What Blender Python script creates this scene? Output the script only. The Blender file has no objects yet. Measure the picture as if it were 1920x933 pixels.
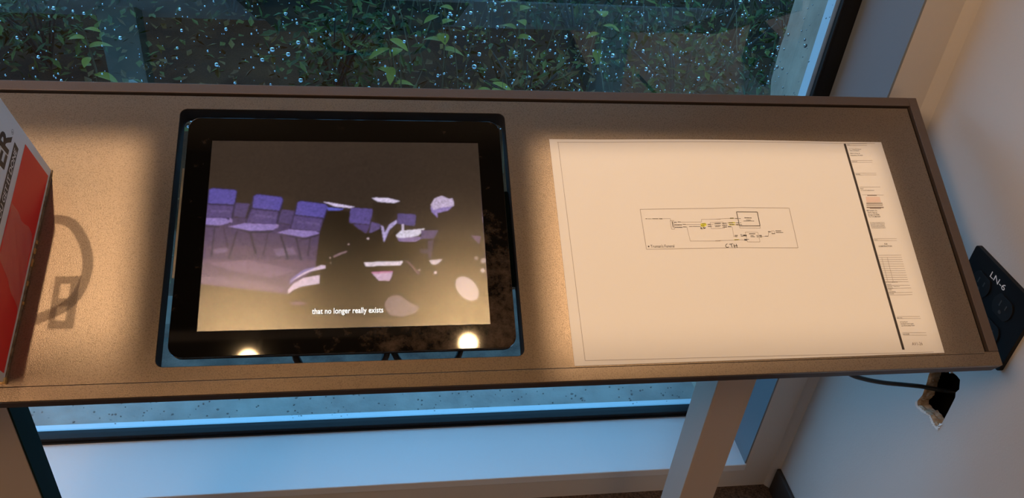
import bpy, bmesh, math, random
import numpy as np
from mathutils import Vector, Matrix
from mathutils.geometry import tessellate_polygon
random.seed(7)
rng = np.random.default_rng(11)
SC = bpy.context.scene
C = SC.collection

# ---------------------------------------------------------------- camera
Z0 = 0.69                                   # height of the desk's front edge above the floor
AL = math.radians(28.582)                   # slope of the desk top
CA, SA = math.cos(AL), math.sin(AL)
cam_d = bpy.data.cameras.new('camera'); cam = bpy.data.objects.new('camera', cam_d); C.objects.link(cam)
cam_d.sensor_width = 36.0; cam_d.lens = 1572.58 / 1920 * 36.0; cam_d.clip_start = 0.01
_R = Matrix(((0.98696733, 0.01081972, -0.16055659), (-0.13490093, 0.5995953, -0.78885183), (0.08773382, 0.80023022, 0.59324057)))
cam.matrix_world = Matrix.Translation((-0.70679866, -0.60124903, 0.62586923 + Z0)) @ _R.to_4x4()
SC.camera = cam
SC.view_settings.view_transform = 'Standard'; SC.view_settings.look = 'None'
SC.view_settings.gamma = 1.0; SC.view_settings.use_curve_mapping = False
SC.view_settings.exposure = 0.0

# ---------------------------------------------------------------- sky (blue overcast dusk)
wd = bpy.data.worlds.new('sky'); SC.world = wd; wd.use_nodes = True
_bg = wd.node_tree.nodes['Background']; _bg.inputs['Color'].default_value = (0.17, 0.54, 1.0, 1); _bg.inputs['Strength'].default_value = 4.6

# ---------------------------------------------------------------- added warm fill for the room's unseen lamps, one high, one low
def area(name, loc, rot, sx, sy, power, col):
    l = bpy.data.lights.new(name, 'AREA'); l.shape = 'RECTANGLE'; l.size = sx; l.size_y = sy; l.energy = power; l.color = col
    o = bpy.data.objects.new(name, l); C.objects.link(o); o.location = loc; o.rotation_euler = rot
    return o
area('room_fill', (-2.3, -1.1, 2.75), (math.radians(48), 0, math.radians(-68)), 1.2, 1.0, 44, (1.0, 0.62, 0.36))
area('room_fill', (-0.2, -2.9, 1.35), (math.radians(86), 0, math.radians(12)), 1.0, 0.8, 8, (1.0, 0.62, 0.36))

# ---------------------------------------------------------------- helpers
def W(x, v, h):                             # desk frame -> world: x along the desk, v up the slope, h above the top
    return Vector((x, v * CA - h * SA, v * SA + h * CA + Z0))
def world_map(u, w, t): return Vector((u, w, t))

class MB:
    def __init__(s): s.v = []; s.f = []
    def add(s, vs, fs):
        b = len(s.v); s.v += [tuple(q) for q in vs]; s.f += [tuple(b + i for i in f) for f in fs]; return s
    def box(s, lo, hi, f=world_map):
        (a, b, c), (d, e, g) = lo, hi
        return s.add([f(*q) for q in ((a, b, c), (d, b, c), (d, e, c), (a, e, c), (a, b, g), (d, b, g), (d, e, g), (a, e, g))],
                     [(0, 3, 2, 1), (4, 5, 6, 7), (0, 1, 5, 4), (1, 2, 6, 5), (2, 3, 7, 6), (3, 0, 4, 7)])
    def slab(s, outer, t0, t1, f=world_map, holes=()):
        loops = [list(outer)] + [list(h) for h in holes]
        flat = [q for l in loops for q in l]; n = len(flat)
        tri = tessellate_polygon([[Vector((q[0], q[1], 0)) for q in l] for l in loops])
        vs = [f(q[0], q[1], t0) for q in flat] + [f(q[0], q[1], t1) for q in flat]
        fs = []
        for t in tri:
            a, b, c = (flat[i] for i in t)
            if (b[0]-a[0])*(c[1]-a[1]) - (b[1]-a[1])*(c[0]-a[0]) < 0: t = t[::-1]
            fs.append(tuple(t[::-1])); fs.append(tuple(i + n for i in t))
        k = 0
        for l in loops:
            m = len(l)
            for i in range(m): fs.append((k+i, k+(i+1) % m, k+(i+1) % m+n, k+i+n))
            k += m
        return s.add(vs, fs)
    def tube(s, pts, r, n=8, closed=False):
        pts = [Vector(q) for q in pts]; m = len(pts); vs = []; up = Vector((0.31, 0.2, 0.93)).normalized()
        for i, q in enumerate(pts):
            a = pts[i-1] if (i or closed) else q; b = pts[(i+1) % m] if (i < m-1 or closed) else q
            d = (b - a).normalized(); e = d.cross(up)
            if e.length < 1e-4: e = d.cross(Vector((1, 0, 0)))
            e.normalize(); g = e.cross(d); rr = r[i] if isinstance(r, (list, tuple)) else r
            vs += [q + (e*math.cos(2*math.pi*k/n) + g*math.sin(2*math.pi*k/n))*rr for k in range(n)]
        fs = []
        for i in range(m if closed else m-1):
            j = (i+1) % m
            for k in range(n): fs.append((i*n+k, i*n+(k+1) % n, j*n+(k+1) % n, j*n+k))
        if not closed: fs += [tuple(range(n))[::-1], tuple((m-1)*n+k for k in range(n))]
        return s.add(vs, fs)
    def lathe(s, prof, M, n=20):
        vs = []; fs = []
        for r, z in prof: vs += [M @ Vector((r*math.cos(2*math.pi*k/n), r*math.sin(2*math.pi*k/n), z)) for k in range(n)]
        for i in range(len(prof)-1):
            for k in range(n): fs.append((i*n+k, i*n+(k+1) % n, (i+1)*n+(k+1) % n, (i+1)*n+k))
        fs += [tuple(range(n))[::-1], tuple((len(prof)-1)*n+k for k in range(n))]
        return s.add(vs, fs)

def root_of(o):
    while o.parent: o = o.parent
    return o
def build(name, mb, mat, parent=None, smooth=False, bevel=0.0, fix=True):
    """one mesh object; the mesh builder holds world coordinates"""
    if parent: off = Vector(root_of(parent).location)
    else:
        a = np.array(mb.v); off = Vector((float(a[:, 0].min()+a[:, 0].max())/2, float(a[:, 1].min()+a[:, 1].max())/2, float(a[:, 2].min())))
    me = bpy.data.meshes.new(name); me.from_pydata([Vector(q)-off for q in mb.v], [], mb.f)
    if fix:
        bm = bmesh.new(); bm.from_mesh(me); bmesh.ops.recalc_face_normals(bm, faces=bm.faces); bm.to_mesh(me); bm.free()
    if smooth:
        me.shade_smooth()
    me.materials.append(mat)
    o = bpy.data.objects.new(name, me); C.objects.link(o)
    if parent: o.parent = parent
    else: o.location = off
    if bevel:
        b = o.modifiers.new('bevel', 'BEVEL'); b.width = bevel; b.segments = 2; b.limit_method = 'ANGLE'; b.angle_limit = math.radians(40)
    return o
def thing(name, loc, label, cat, group=None):
    o = bpy.data.objects.new(name, None); C.objects.link(o); o.location = loc; o.empty_display_size = 0.05
    o['label'] = label; o['category'] = cat
    if group: o['group'] = group
    return o
def tag(o, label, cat, group=None):
    o['label'] = label; o['category'] = cat
    if group: o['group'] = group
    return o
def struct(o): o['kind'] = 'structure'; return o
def rrect(x0, y0, x1, y1, r, n=6):
    out = []
    for cx, cy, a in ((x1-r, y0+r, -90), (x1-r, y1-r, 0), (x0+r, y1-r, 90), (x0+r, y0+r, 180)):
        out += [(cx+r*math.cos(math.radians(a+90*k/n)), cy+r*math.sin(math.radians(a+90*k/n))) for k in range(n+1)]
    return out
def rect(x0, y0, x1, y1): return [(x0, y0), (x1, y0), (x1, y1), (x0, y1)]
def text_mesh(txt, size, f, align='LEFT', shear=0.0, bold=0.0, sx=1.0):
    """outline of a piece of lettering as a flat mesh, every point mapped by f(x, y)"""
    cu = bpy.data.curves.new('t', 'FONT'); cu.body = txt; cu.size = size; cu.align_x = align; cu.shear = shear; cu.offset = bold; cu.resolution_u = 3
    to = bpy.data.objects.new('t', cu); C.objects.link(to)
    me = bpy.data.meshes.new_from_object(to.evaluated_get(bpy.context.evaluated_depsgraph_get()))
    mb = MB().add([f(q.co.x*sx, q.co.y) for q in me.vertices], [tuple(q.vertices) for q in me.polygons])
    bpy.data.objects.remove(to); bpy.data.curves.remove(cu); bpy.data.meshes.remove(me)
    return mb

def mat(name, col, rough=0.5, metal=0.0, spec=0.5, var=None, scale=20, bump=0.0, bscale=200, coat=0.0, emit=None, detail=4, hi=None):
    m = bpy.data.materials.new(name); m.use_nodes = True; nt = m.node_tree; b = nt.nodes['Principled BSDF']
    b.inputs['Base Color'].default_value = (*col, 1); b.inputs['Roughness'].default_value = rough; b.inputs['Metallic'].default_value = metal
    b.inputs['Specular IOR Level'].default_value = spec; b.inputs['Coat Weight'].default_value = coat
    tc = nt.nodes.new('ShaderNodeTexCoord')
    if var:
        n = nt.nodes.new('ShaderNodeTexNoise'); n.inputs['Scale'].default_value = scale; n.inputs['Detail'].default_value = detail
        r = nt.nodes.new('ShaderNodeValToRGB'); r.color_ramp.elements[0].position = 0.32; r.color_ramp.elements[1].position = 0.68
        r.color_ramp.elements[0].color = (*var, 1); r.color_ramp.elements[1].color = (*(hi or col), 1)
        nt.links.new(tc.outputs['Object'], n.inputs['Vector']); nt.links.new(n.outputs['Fac'], r.inputs['Fac']); nt.links.new(r.outputs['Color'], b.inputs['Base Color'])
    if bump:
        n2 = nt.nodes.new('ShaderNodeTexNoise'); n2.inputs['Scale'].default_value = bscale; n2.inputs['Detail'].default_value = 3
        bp = nt.nodes.new('ShaderNodeBump'); bp.inputs['Strength'].default_value = bump; bp.inputs['Distance'].default_value = 0.002
        nt.links.new(tc.outputs['Object'], n2.inputs['Vector']); nt.links.new(n2.outputs['Fac'], bp.inputs['Height']); nt.links.new(bp.outputs['Normal'], b.inputs['Normal'])
    if emit: b.inputs['Emission Color'].default_value = (*emit[0], 1); b.inputs['Emission Strength'].default_value = emit[1]
    return m
SCREEN=[[(0.06,0.038,0.125),[[-43,580],[123,572],[405,505],[400,420],[-34,426]]],[(0.075,0.045,0.13),[[-34,426],[400,420],[388,318],[-28,318]]],[(0.11,0.065,0.15),[[-30,354],[394,346],[383,291],[299,212],[294,175],[-23,236]]],[(0.17,0.1,0.22),[[19,335],[162,350],[321,292],[237,258],[104,297]]],[(0.15,0.09,0.2),[[-19,273],[141,260],[287,208],[275,186],[-18,242]]],[(0.14,0.1,0.24),[[239,404],[307,412],[320,375],[252,367]]],[(0.14,0.1,0.24),[[33,407],[87,415],[82,392],[40,384]]],[(0.022,0.016,0.05),[[107,500],[113,500],[91,356],[85,356]]],[(0.022,0.016,0.05),[[151,498],[159,498],[184,379],[176,379]]],[(0.022,0.016,0.05),[[217,499],[221,499],[207,367],[203,367]]],[(0.022,0.016,0.05),[[259,476],[267,476],[297,349],[288,349]]],[(0.022,0.016,0.05),[[313,466],[320,466],[341,342],[334,342]]],[(0.022,0.016,0.05),[[31,523],[36,523],[31,370],[26,371]]],[(0.022,0.016,0.05),[[-23,518],[-19,518],[-19,408],[-23,408]]],[(0.022,0.016,0.05),[[365,467],[370,467],[362,365],[357,365]]],[(0.022,0.016,0.05),[[62,518],[66,518],[86,406],[82,406]]],[(0.022,0.016,0.05),[[88,356],[91,356],[180,379],[177,379]]],[(0.022,0.016,0.05),[[203,377],[206,377],[294,349],[291,349]]],[(0.022,0.016,0.05),[[85,424],[87,424],[233,441],[231,441]]],[(0.075,0.052,0.18),[[100,652],[149,647],[136,572],[92,579]]],[(0.075,0.052,0.18),[[264,616],[312,606],[301,534],[251,544]]],[(0.025,0.018,0.06),[[1,726],[15,736],[95,726],[103,713],[94,563],[-5,573]]],[(0.105,0.085,0.4),[[5,726],[15,731],[93,722],[100,713],[94,643],[3,651]]],[(0.085,0.058,0.21),[[3,643],[92,635],[87,572],[0,576]]],[(0.12,0.09,0.28),[[16,616],[84,610],[83,599],[14,605]]],[(0.27,0.2,0.56),[[-6,573],[67,570],[90,550],[51,531],[-4,537]]],[(0.025,0.018,0.06),[[-6,569],[-4,534],[51,528],[48,518],[-3,524]]],[(0.025,0.018,0.06),[[159,689],[174,703],[261,686],[269,669],[250,525],[137,543]]],[(0.105,0.085,0.4),[[163,689],[174,698],[259,682],[265,669],[254,609],[159,625]]],[(0.085,0.058,0.21),[[157,617],[251,602],[244,535],[142,547]]],[(0.12,0.09,0.28),[[170,591],[243,577],[242,565],[168,579]]],[(0.27,0.2,0.56),[[80,525],[135,543],[241,535],[253,523],[236,505],[156,502]]],[(0.025,0.018,0.06),[[81,521],[156,499],[236,502],[233,491],[157,488]]],[(0.025,0.018,0.06),[[315,652],[329,666],[422,647],[429,630],[406,488],[293,510]]],[(0.105,0.085,0.4),[[319,652],[329,661],[420,643],[426,630],[413,570],[312,588]]],[(0.085,0.058,0.21),[[309,582],[409,564],[400,497],[298,513]]],[(0.12,0.09,0.28),[[322,555],[401,539],[399,528],[320,544]]],[(0.27,0.2,0.56),[[250,491],[292,508],[386,497],[400,486],[346,464]]],[(0.025,0.018,0.06),[[250,487],[346,461],[400,483],[396,472],[346,451]]],[(0.28,0.2,0.5),[[83,572],[92,564],[91,546],[81,550]]],[(0.28,0.2,0.5),[[245,539],[254,531],[252,514],[242,520]]],[(0.11,0.08,0.3),[[510,624],[587,617],[591,608],[579,532],[505,542]]],[(0.08,0.052,0.19),[[519,536],[580,528],[567,482],[535,513]]],[(0.1,0.075,0.26),[[682,591],[744,586],[750,577],[744,521],[680,535]]],[(0.12,0.085,0.26),[[586,546],[618,531],[615,507],[576,482]]],[(0.01,0.006,0.004),[[426,605],[506,604],[500,542],[560,482],[589,488],[622,514],[630,433],[680,511],[672,449],[763,433],[802,452],[986,430],[1007,315],[992,4],[290,80],[297,176],[347,255],[407,281],[387,314],[399,486]]],[(0.024,0.016,0.012),[[590,651],[679,645],[674,589],[644,541],[622,531],[596,570]]],[(0.78,0.66,0.95),[[411,656],[427,655],[524,629],[512,622],[454,630]]],[(0.12,0.13,0.62),[[424,627],[487,618],[467,608],[428,609]]],[(0.78,0.68,0.92),[[588,677],[603,680],[649,677],[693,660],[670,649],[610,657]]],[(0.3,0.22,0.55),[[805,633],[823,613],[860,628],[894,636],[873,608],[830,592],[830,565],[808,601]]],[(0.62,0.5,0.72),[[806,638],[822,676],[850,690],[877,672],[889,676],[895,650],[893,632],[847,623],[817,610]]],[(0.5,0.42,0.76),[[679,558],[679,541],[650,502],[630,433],[620,527],[628,520],[634,488],[651,531]]],[(0.72,0.62,0.86),[[696,533],[705,531],[703,498],[696,498]]],[(0.8,0.74,0.92),[[673,471],[692,496],[735,501],[781,508],[757,470],[718,457],[679,459]]],[(0.26,0.18,0.4),[[679,456],[761,464],[766,453],[746,436],[685,438]]],[(0.1,0.07,0.19),[[767,499],[831,496],[812,452],[766,453]]],[(0.05,0.035,0.09),[[789,441],[812,447],[801,347],[790,346]]],[(0.05,0.035,0.08),[[758,395],[794,395],[787,371],[762,375]]],[(0.85,0.72,0.84),[[557,330],[696,334],[697,329],[688,312],[564,309]]],[(0.66,0.44,0.66),[[584,276],[660,282],[656,257],[647,232],[609,235]]],[(0.62,0.2,0.42),[[584,279],[660,283],[660,276],[587,270]]],[(0.74,0.62,0.72),[[792,336],[842,341],[824,319],[814,312],[800,316]]],[(0.2,0.16,0.5),[[299,221],[303,249],[346,295],[389,311],[346,274],[316,243]]],[(0.72,0.56,0.8),[[304,237],[346,281],[407,318],[422,317],[421,301],[370,287],[340,265]]],[(0.76,0.58,0.76),[[294,192],[311,224],[347,254],[403,268],[402,224],[341,211],[314,195],[297,175]]],[(0.24,0.16,0.22),[[450,356],[451,367],[469,379],[496,392],[499,386],[472,370]]],[(0.16,0.1,0.16),[[699,336],[718,332],[746,283],[759,264],[749,263],[731,297],[715,325]]],[(0.1,0.06,0.12),[[298,132],[331,136],[367,126],[349,120],[313,121]]],[(0.55,0.42,0.45),[[957,130],[948,123],[936,122],[923,127],[910,138],[899,154],[891,172],[885,192],[884,211],[886,228],[893,240],[903,247],[915,248],[928,243],[940,232],[952,216],[960,197],[966,177],[967,158],[964,142]]],[(0.2,0.14,0.17),[[629,118],[640,144],[662,158],[687,155],[711,124],[751,96],[735,66],[691,50],[648,58],[632,87]]],[(0.6,0.51,0.63),[[577,455],[577,453],[576,452],[575,450],[574,450],[573,449],[572,450],[571,451],[570,452],[569,453],[569,455],[569,457],[570,458],[571,460],[572,461],[573,461],[574,461],[575,460],[576,458],[577,457]]],[(0.5,0.425,0.525),[[506,426],[506,425],[505,424],[505,423],[504,422],[503,422],[502,422],[502,423],[501,424],[501,425],[501,426],[501,427],[501,428],[502,429],[502,429],[503,430],[504,429],[505,429],[505,428],[505,427]]],[(0.6,0.51,0.63),[[759,286],[759,284],[758,283],[758,282],[757,281],[756,281],[755,281],[754,282],[753,283],[753,284],[753,286],[753,287],[753,288],[754,289],[755,290],[756,290],[757,290],[758,289],[759,288],[759,287]]],[(0.7,0.595,0.735),[[818,270],[818,268],[817,266],[816,264],[815,263],[813,263],[811,263],[810,265],[809,266],[808,268],[808,271],[808,273],[809,275],[810,277],[812,278],[813,278],[815,278],[816,276],[817,275],[818,273]]],[(0.3,0.255,0.315),[[443,328],[443,327],[443,326],[442,325],[442,325],[441,324],[440,325],[440,325],[439,326],[439,327],[438,328],[439,329],[439,330],[439,331],[440,332],[441,332],[442,332],[442,331],[443,330],[443,329]]],[(0.5,0.425,0.525),[[441,356],[441,355],[441,354],[440,353],[440,352],[439,352],[438,352],[437,353],[437,354],[437,355],[436,356],[436,357],[437,358],[437,359],[438,359],[439,360],[440,359],[440,359],[441,358],[441,357]]],[(0.25,0.2125,0.2625),[[972,344],[972,341],[970,339],[969,337],[967,335],[965,335],[963,335],[961,337],[960,339],[959,342],[959,345],[959,347],[960,350],[962,352],[964,354],[966,354],[968,353],[970,352],[971,350],[972,347]]],[(0.3,0.255,0.315),[[1000,330],[1000,325],[998,322],[996,319],[993,317],[990,316],[988,317],[985,319],[983,322],[982,326],[982,330],[982,334],[984,338],[986,341],[989,342],[992,343],[995,342],[997,340],[999,337],[1000,334]]],[(0.35,0.2975,0.3675),[[994,278],[994,274],[993,271],[991,269],[989,267],[986,267],[984,267],[982,269],[980,271],[979,275],[979,278],[979,282],[981,285],[982,287],[985,289],[987,289],[990,289],[992,287],[993,284],[994,281]]],[(0.12,0.08,0.18),[[951,468],[989,463],[979,419]]]]
INK=[[0.35,[[9.0,275.1],[422.5,277.4]]],[0.35,[[10.3,275.1],[12.0,5.4]]],[0.35,[[12.0,5.4],[418.4,1.2]]],[0.45,[[98.5,184.7],[184.0,185.3],[224.2,186.2],[284.1,185.1],[283.6,133.0],[207.2,134.1],[98.6,133.5],[98.5,184.7]]],[0.35,[[102.9,172.4],[111.2,172.3]]],[0.35,[[123.7,172.2],[133.1,172.3],[133.1,169.5]]],[0.35,[[132.4,169.5],[136.9,169.8],[136.2,158.6],[132.5,158.5],[132.4,169.5]]],[0.35,[[134.3,168.9],[134.8,160.4]]],[0.35,[[145.2,167.6],[170.4,167.4],[171.0,170.9],[194.6,171.0]]],[0.35,[[150.9,164.3],[169.1,164.3]]],[0.35,[[151.4,161.2],[152.5,143.0],[189.2,142.8]]],[0.35,[[154.3,161.7],[168.7,161.8]]],[0.35,[[177.2,164.4],[184.3,164.4]]],[0.35,[[176.8,161.9],[182.7,161.8]]],[0.35,[[180.8,166.7],[180.8,158.9],[192.2,158.8]]],[0.35,[[180.8,166.7],[193.8,167.0]]],[0.35,[[187.9,171.0],[206.6,172.0]]],[0.35,[[210.9,171.9],[219.8,171.6]]],[0.35,[[187.2,167.0],[197.1,167.2],[197.4,159.1],[185.7,158.8]]],[0.35,[[201.9,166.0],[204.1,166.3]]],[0.35,[[209.8,166.2],[213.3,166.2]]],[0.35,[[209.3,163.8],[212.8,163.7]]],[0.35,[[205.5,161.0],[207.0,160.7],[206.6,148.3],[209.9,149.0]]],[0.35,[[182.8,143.2],[206.7,143.7]]],[0.35,[[211.8,144.1],[219.4,143.7]]],[0.35,[[216.4,161.2],[216.2,159.3],[242.0,159.0],[241.8,161.9]]],[0.35,[[221.9,153.9],[237.5,153.6],[237.7,141.1],[222.1,141.3],[221.9,153.9]]],[0.35,[[241.7,148.0],[249.7,148.5],[250.3,151.9],[251.9,153.7]]],[0.35,[[255.1,155.2],[258.0,155.3],[258.6,151.8],[255.0,151.6],[255.1,155.2]]],[1.0,[[216.3,180.5],[242.4,180.1],[242.1,161.9],[216.4,162.0],[216.3,180.5]]],[1.0,[[103.6,172.4],[104.7,172.4]]],[1.1,[[106.0,172.3],[109.7,172.2]]],[1.9,[[111.6,172.3],[118.8,172.2]]],[2.4,[[119.8,172.2],[123.7,172.1]]],[2.2,[[137.1,167.3],[139.9,167.4]]],[1.6,[[141.4,167.8],[145.1,167.7]]],[2.3,[[136.9,164.1],[146.0,164.0]]],[1.7,[[146.8,164.7],[150.8,164.5]]],[2.3,[[136.8,160.9],[146.0,160.8]]],[1.9,[[146.9,161.4],[151.1,161.2]]],[1.2,[[154.3,161.7],[158.1,161.8]]],[1.2,[[159.0,161.8],[168.0,161.8]]],[2.0,[[170.3,164.9],[175.2,164.7]]],[2.2,[[169.1,162.6],[173.3,162.4]]],[2.0,[[177.5,164.3],[181.1,164.2]]],[2.0,[[177.4,161.7],[181.3,161.7]]],[1.3,[[185.4,164.9],[193.5,165.2]]],[1.3,[[185.7,162.6],[193.0,162.6]]],[1.3,[[186.1,161.1],[191.8,161.2]]],[1.8,[[135.0,168.6],[134.9,160.8]]],[2.6,[[206.5,172.0],[211.0,172.1]]],[2.2,[[213.3,171.8],[215.5,171.7]]],[1.2,[[217.6,171.7],[219.8,171.6]]],[2.1,[[203.8,166.1],[209.2,166.2]]],[2.1,[[204.3,163.8],[209.6,163.8]]],[2.4,[[201.8,161.1],[205.8,161.1]]],[2.0,[[195.4,165.5],[201.1,165.6]]],[2.0,[[194.9,163.0],[201.2,163.0]]],[2.2,[[195.2,160.5],[200.5,160.8]]],[2.0,[[213.3,166.1],[216.3,166.0]]],[1.4,[[217.6,166.0],[219.6,166.0]]],[2.4,[[212.6,163.6],[215.8,163.5]]],[1.6,[[217.1,163.5],[219.9,163.5]]],[1.2,[[186.9,165.4],[194.0,165.5]]],[1.5,[[187.0,162.4],[193.4,162.5]]],[2.0,[[224.6,172.6],[233.5,172.2]]],[1.4,[[226.2,169.7],[231.9,169.5]]],[1.4,[[222.7,168.4],[235.9,168.3]]],[1.8,[[207.9,149.7],[211.8,149.7]]],[1.8,[[208.3,148.1],[211.1,148.1]]],[1.8,[[215.2,150.7],[217.6,150.5]]],[1.8,[[215.5,148.9],[218.4,148.9]]],[4.5,[[218.5,149.6],[222.7,149.4]]],[4.5,[[218.8,144.1],[222.3,143.8]]],[1.5,[[222.5,144.5],[224.7,144.5]]],[2.0,[[226.2,151.7],[234.0,151.7]]],[1.4,[[227.7,149.3],[231.2,149.0]]],[1.8,[[227.4,147.9],[232.7,147.8]]],[1.4,[[234.8,149.3],[237.1,149.2]]],[1.8,[[234.9,147.7],[237.2,147.7]]],[2.4,[[238.4,149.4],[241.6,149.3]]],[2.4,[[238.4,147.7],[241.6,147.7]]],[1.6,[[245.4,148.4],[249.3,148.4]]],[2.4,[[250.3,154.1],[253.9,154.0]]],[1.8,[[254.5,151.6],[258.8,151.5]]],[1.8,[[260.1,155.1],[267.3,155.0]]],[1.6,[[260.0,152.9],[269.3,152.8]]],[2.0,[[206.8,144.1],[211.4,144.1]]]]
HL=[[[169.0,165.5],[174.8,166.4],[176.2,164.5],[175.5,162.6],[172.0,161.0],[168.3,161.6]],[[203.1,166.7],[210.6,167.0],[213.3,166.2],[210.3,165.5],[203.6,165.5]],[[203.3,164.3],[210.8,164.4],[212.9,163.7],[209.8,163.1],[203.5,163.1]],[[206.2,144.7],[212.3,144.9],[212.4,143.9],[206.3,143.5]],[[206.4,172.6],[211.4,172.7],[211.5,171.6],[206.3,171.4]]]
HAND=[[0.7,[[197.0,139.0],[195.5,138.5],[194.2,136.7],[194.5,134.8],[196.1,134.4],[197.9,135.1]]],[0.7,[[199.0,138.4],[203.7,139.1]]],[0.7,[[201.4,138.6],[201.8,134.7]]],[0.7,[[204.7,138.7],[205.1,133.6]]],[0.7,[[207.5,138.8],[208.0,133.9]]],[0.7,[[203.8,136.2],[208.8,136.8]]],[0.6,[[168.3,160.5],[167.8,158.9],[169.1,158.6],[169.8,159.7],[168.4,160.3]]],[0.6,[[168.9,159.4],[170.0,158.1]]],[0.6,[[170.9,160.5],[172.3,160.4]]],[0.6,[[171.6,160.5],[171.4,158.5]]],[0.6,[[172.5,160.4],[172.4,158.5]]],[0.6,[[173.7,160.6],[173.6,159.0]]],[0.6,[[172.3,159.6],[173.8,159.7]]]]
BAR=[[380.1,276.4],[380.3,232.6],[380.9,184.3],[379.1,129.6],[381.1,85.0],[385.0,5.3]]
TB=[[0.3,[[383.3,276.4],[411.1,276.7]]],[0.3,[[383.2,273.9],[410.4,274.1]]],[0.3,[[382.9,252.0],[411.8,252.2]]],[0.3,[[383.1,249.3],[411.0,249.5]]],[0.3,[[383.1,233.5],[411.8,233.5]]],[0.3,[[383.5,231.0],[411.1,231.0]]],[0.3,[[383.8,213.9],[411.4,213.9]]],[0.3,[[384.2,203.0],[412.8,202.6]]],[0.3,[[383.4,143.6],[413.4,143.3]]],[0.3,[[383.4,141.0],[412.6,140.6]]],[0.3,[[383.0,122.0],[412.8,121.6]]],[0.3,[[382.9,119.2],[412.8,118.7]]],[0.3,[[382.9,116.3],[412.7,115.8]]],[0.3,[[382.9,113.5],[412.7,113.0]]],[0.3,[[382.9,110.6],[412.7,110.1]]],[0.3,[[382.9,107.8],[412.6,107.3]]],[0.3,[[382.9,104.9],[412.6,104.4]]],[0.3,[[382.9,102.1],[412.6,101.6]]],[0.3,[[382.9,99.3],[412.5,98.8]]],[0.3,[[382.9,96.5],[412.5,95.9]]],[0.3,[[382.9,93.7],[412.4,93.1]]],[0.3,[[382.9,90.9],[412.4,90.3]]],[0.3,[[382.9,88.1],[412.4,87.5]]],[0.3,[[386.9,118.7],[386.0,88.0]]],[0.3,[[394.0,118.9],[392.9,87.9]]],[0.3,[[383.5,83.6],[412.9,83.0]]],[0.3,[[383.5,79.4],[413.4,79.5]]],[0.3,[[383.6,74.2],[413.4,74.0]]],[0.3,[[383.3,71.3],[412.6,71.3]]],[0.3,[[384.8,44.9],[414.0,44.1]]],[0.3,[[384.8,42.4],[414.4,41.6]]],[0.3,[[386.2,25.3],[416.0,24.4]]],[0.3,[[386.4,22.3],[415.8,21.4]]],[1.2,[[386.6,191.2],[407.9,191.1]]],[1.0,[[385.9,188.8],[407.7,188.7]]],[1.6,[[385.4,185.7],[408.0,185.5]]],[0.9,[[389.2,184.3],[404.2,184.2]]],[0.9,[[390.7,202.1],[403.4,202.1]]]]
TT=[['2.7   Truman Presidential', [384.6, 268.0], 1.6], ['Library and Museum', [384.8, 265.6], 1.6], ['500 W. US Hwy 24', [384.1, 261.5], 1.7], ['Independence, MO 64050', [383.9, 258.8], 1.6], ['CLIENT', [383.3, 274.4], 1.1], ['CONSULTANT', [382.7, 249.9], 1.1], ['ARCHITECT', [383.3, 231.5], 1.1], ['PROJECT', [383.9, 211.1], 1.1], ['2.7 Truman Presidential Library', [384.1, 208.6], 1.4], ['BBI Systems, Inc.', [384.3, 180.5], 2.1], ['720 N. Main St.', [384.5, 177.4], 2.1], ['Orange CA 92868', [384.4, 174.7], 2.0], ['Tel. 714-288-4650', [384.4, 172.1], 2.1], ['The drawings and designs herein are', [383.9, 164.5], 1.3], ['the property of the company and', [384.1, 162.6], 1.4], ['shall not be copied or disclosed', [384.2, 160.7], 1.4], ['in connection with any work other', [384.2, 159.1], 1.3], ['than the project they are prepared', [384.3, 157.4], 1.3], ['STATUS', [383.5, 141.5], 1.0], ['FOR', [395.0, 135.5], 2.2], ['CONSTRUCTION', [386.9, 132.6], 2.2], ['NO.  DATE  DESCRIPTION', [383.2, 86.8], 1.3], ['SCALE NTS', [383.5, 84.0], 1.2], ['DRAWN BY    Taylor Powers', [383.3, 81.4], 1.3], ['CHECKED BY', [383.2, 79.4], 1.2], ['PROJECT', [383.3, 77.3], 1.3], ['DATE 10/30/2020', [383.5, 74.8], 1.2], ['FILE NAME', [383.6, 72.3], 1.2], ['SHEET TITLE', [384.6, 42.6], 1.2], ['2.7 Final Rooms', [387.0, 37.5], 1.5], ["Honoring Truman's Legacy", [387.2, 35.2], 1.5], ["Last W'ton Leaving Theater", [387.3, 32.9], 1.5], ['SHEET NUMBER', [386.2, 22.9], 1.2], ['AV1-26', [394.2, 9.9], 3.9]]
PINK=[[388.0,200.2],[406.5,200.2],[406.6,192.5],[387.3,192.6]]
HOLE=[[0.1463,0.5331],[0.1447,0.5236],[0.1419,0.5137],[0.138,0.4919],[0.1407,0.4774],[0.1373,0.4711],[0.1255,0.4747],[0.1088,0.4815],[0.0954,0.4776],[0.0881,0.479],[0.086,0.4931],[0.0866,0.5133],[0.0881,0.5399],[0.0914,0.5457],[0.089,0.5544],[0.0954,0.5659],[0.103,0.5657],[0.113,0.5633],[0.1151,0.5581],[0.1211,0.5581]]

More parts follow.
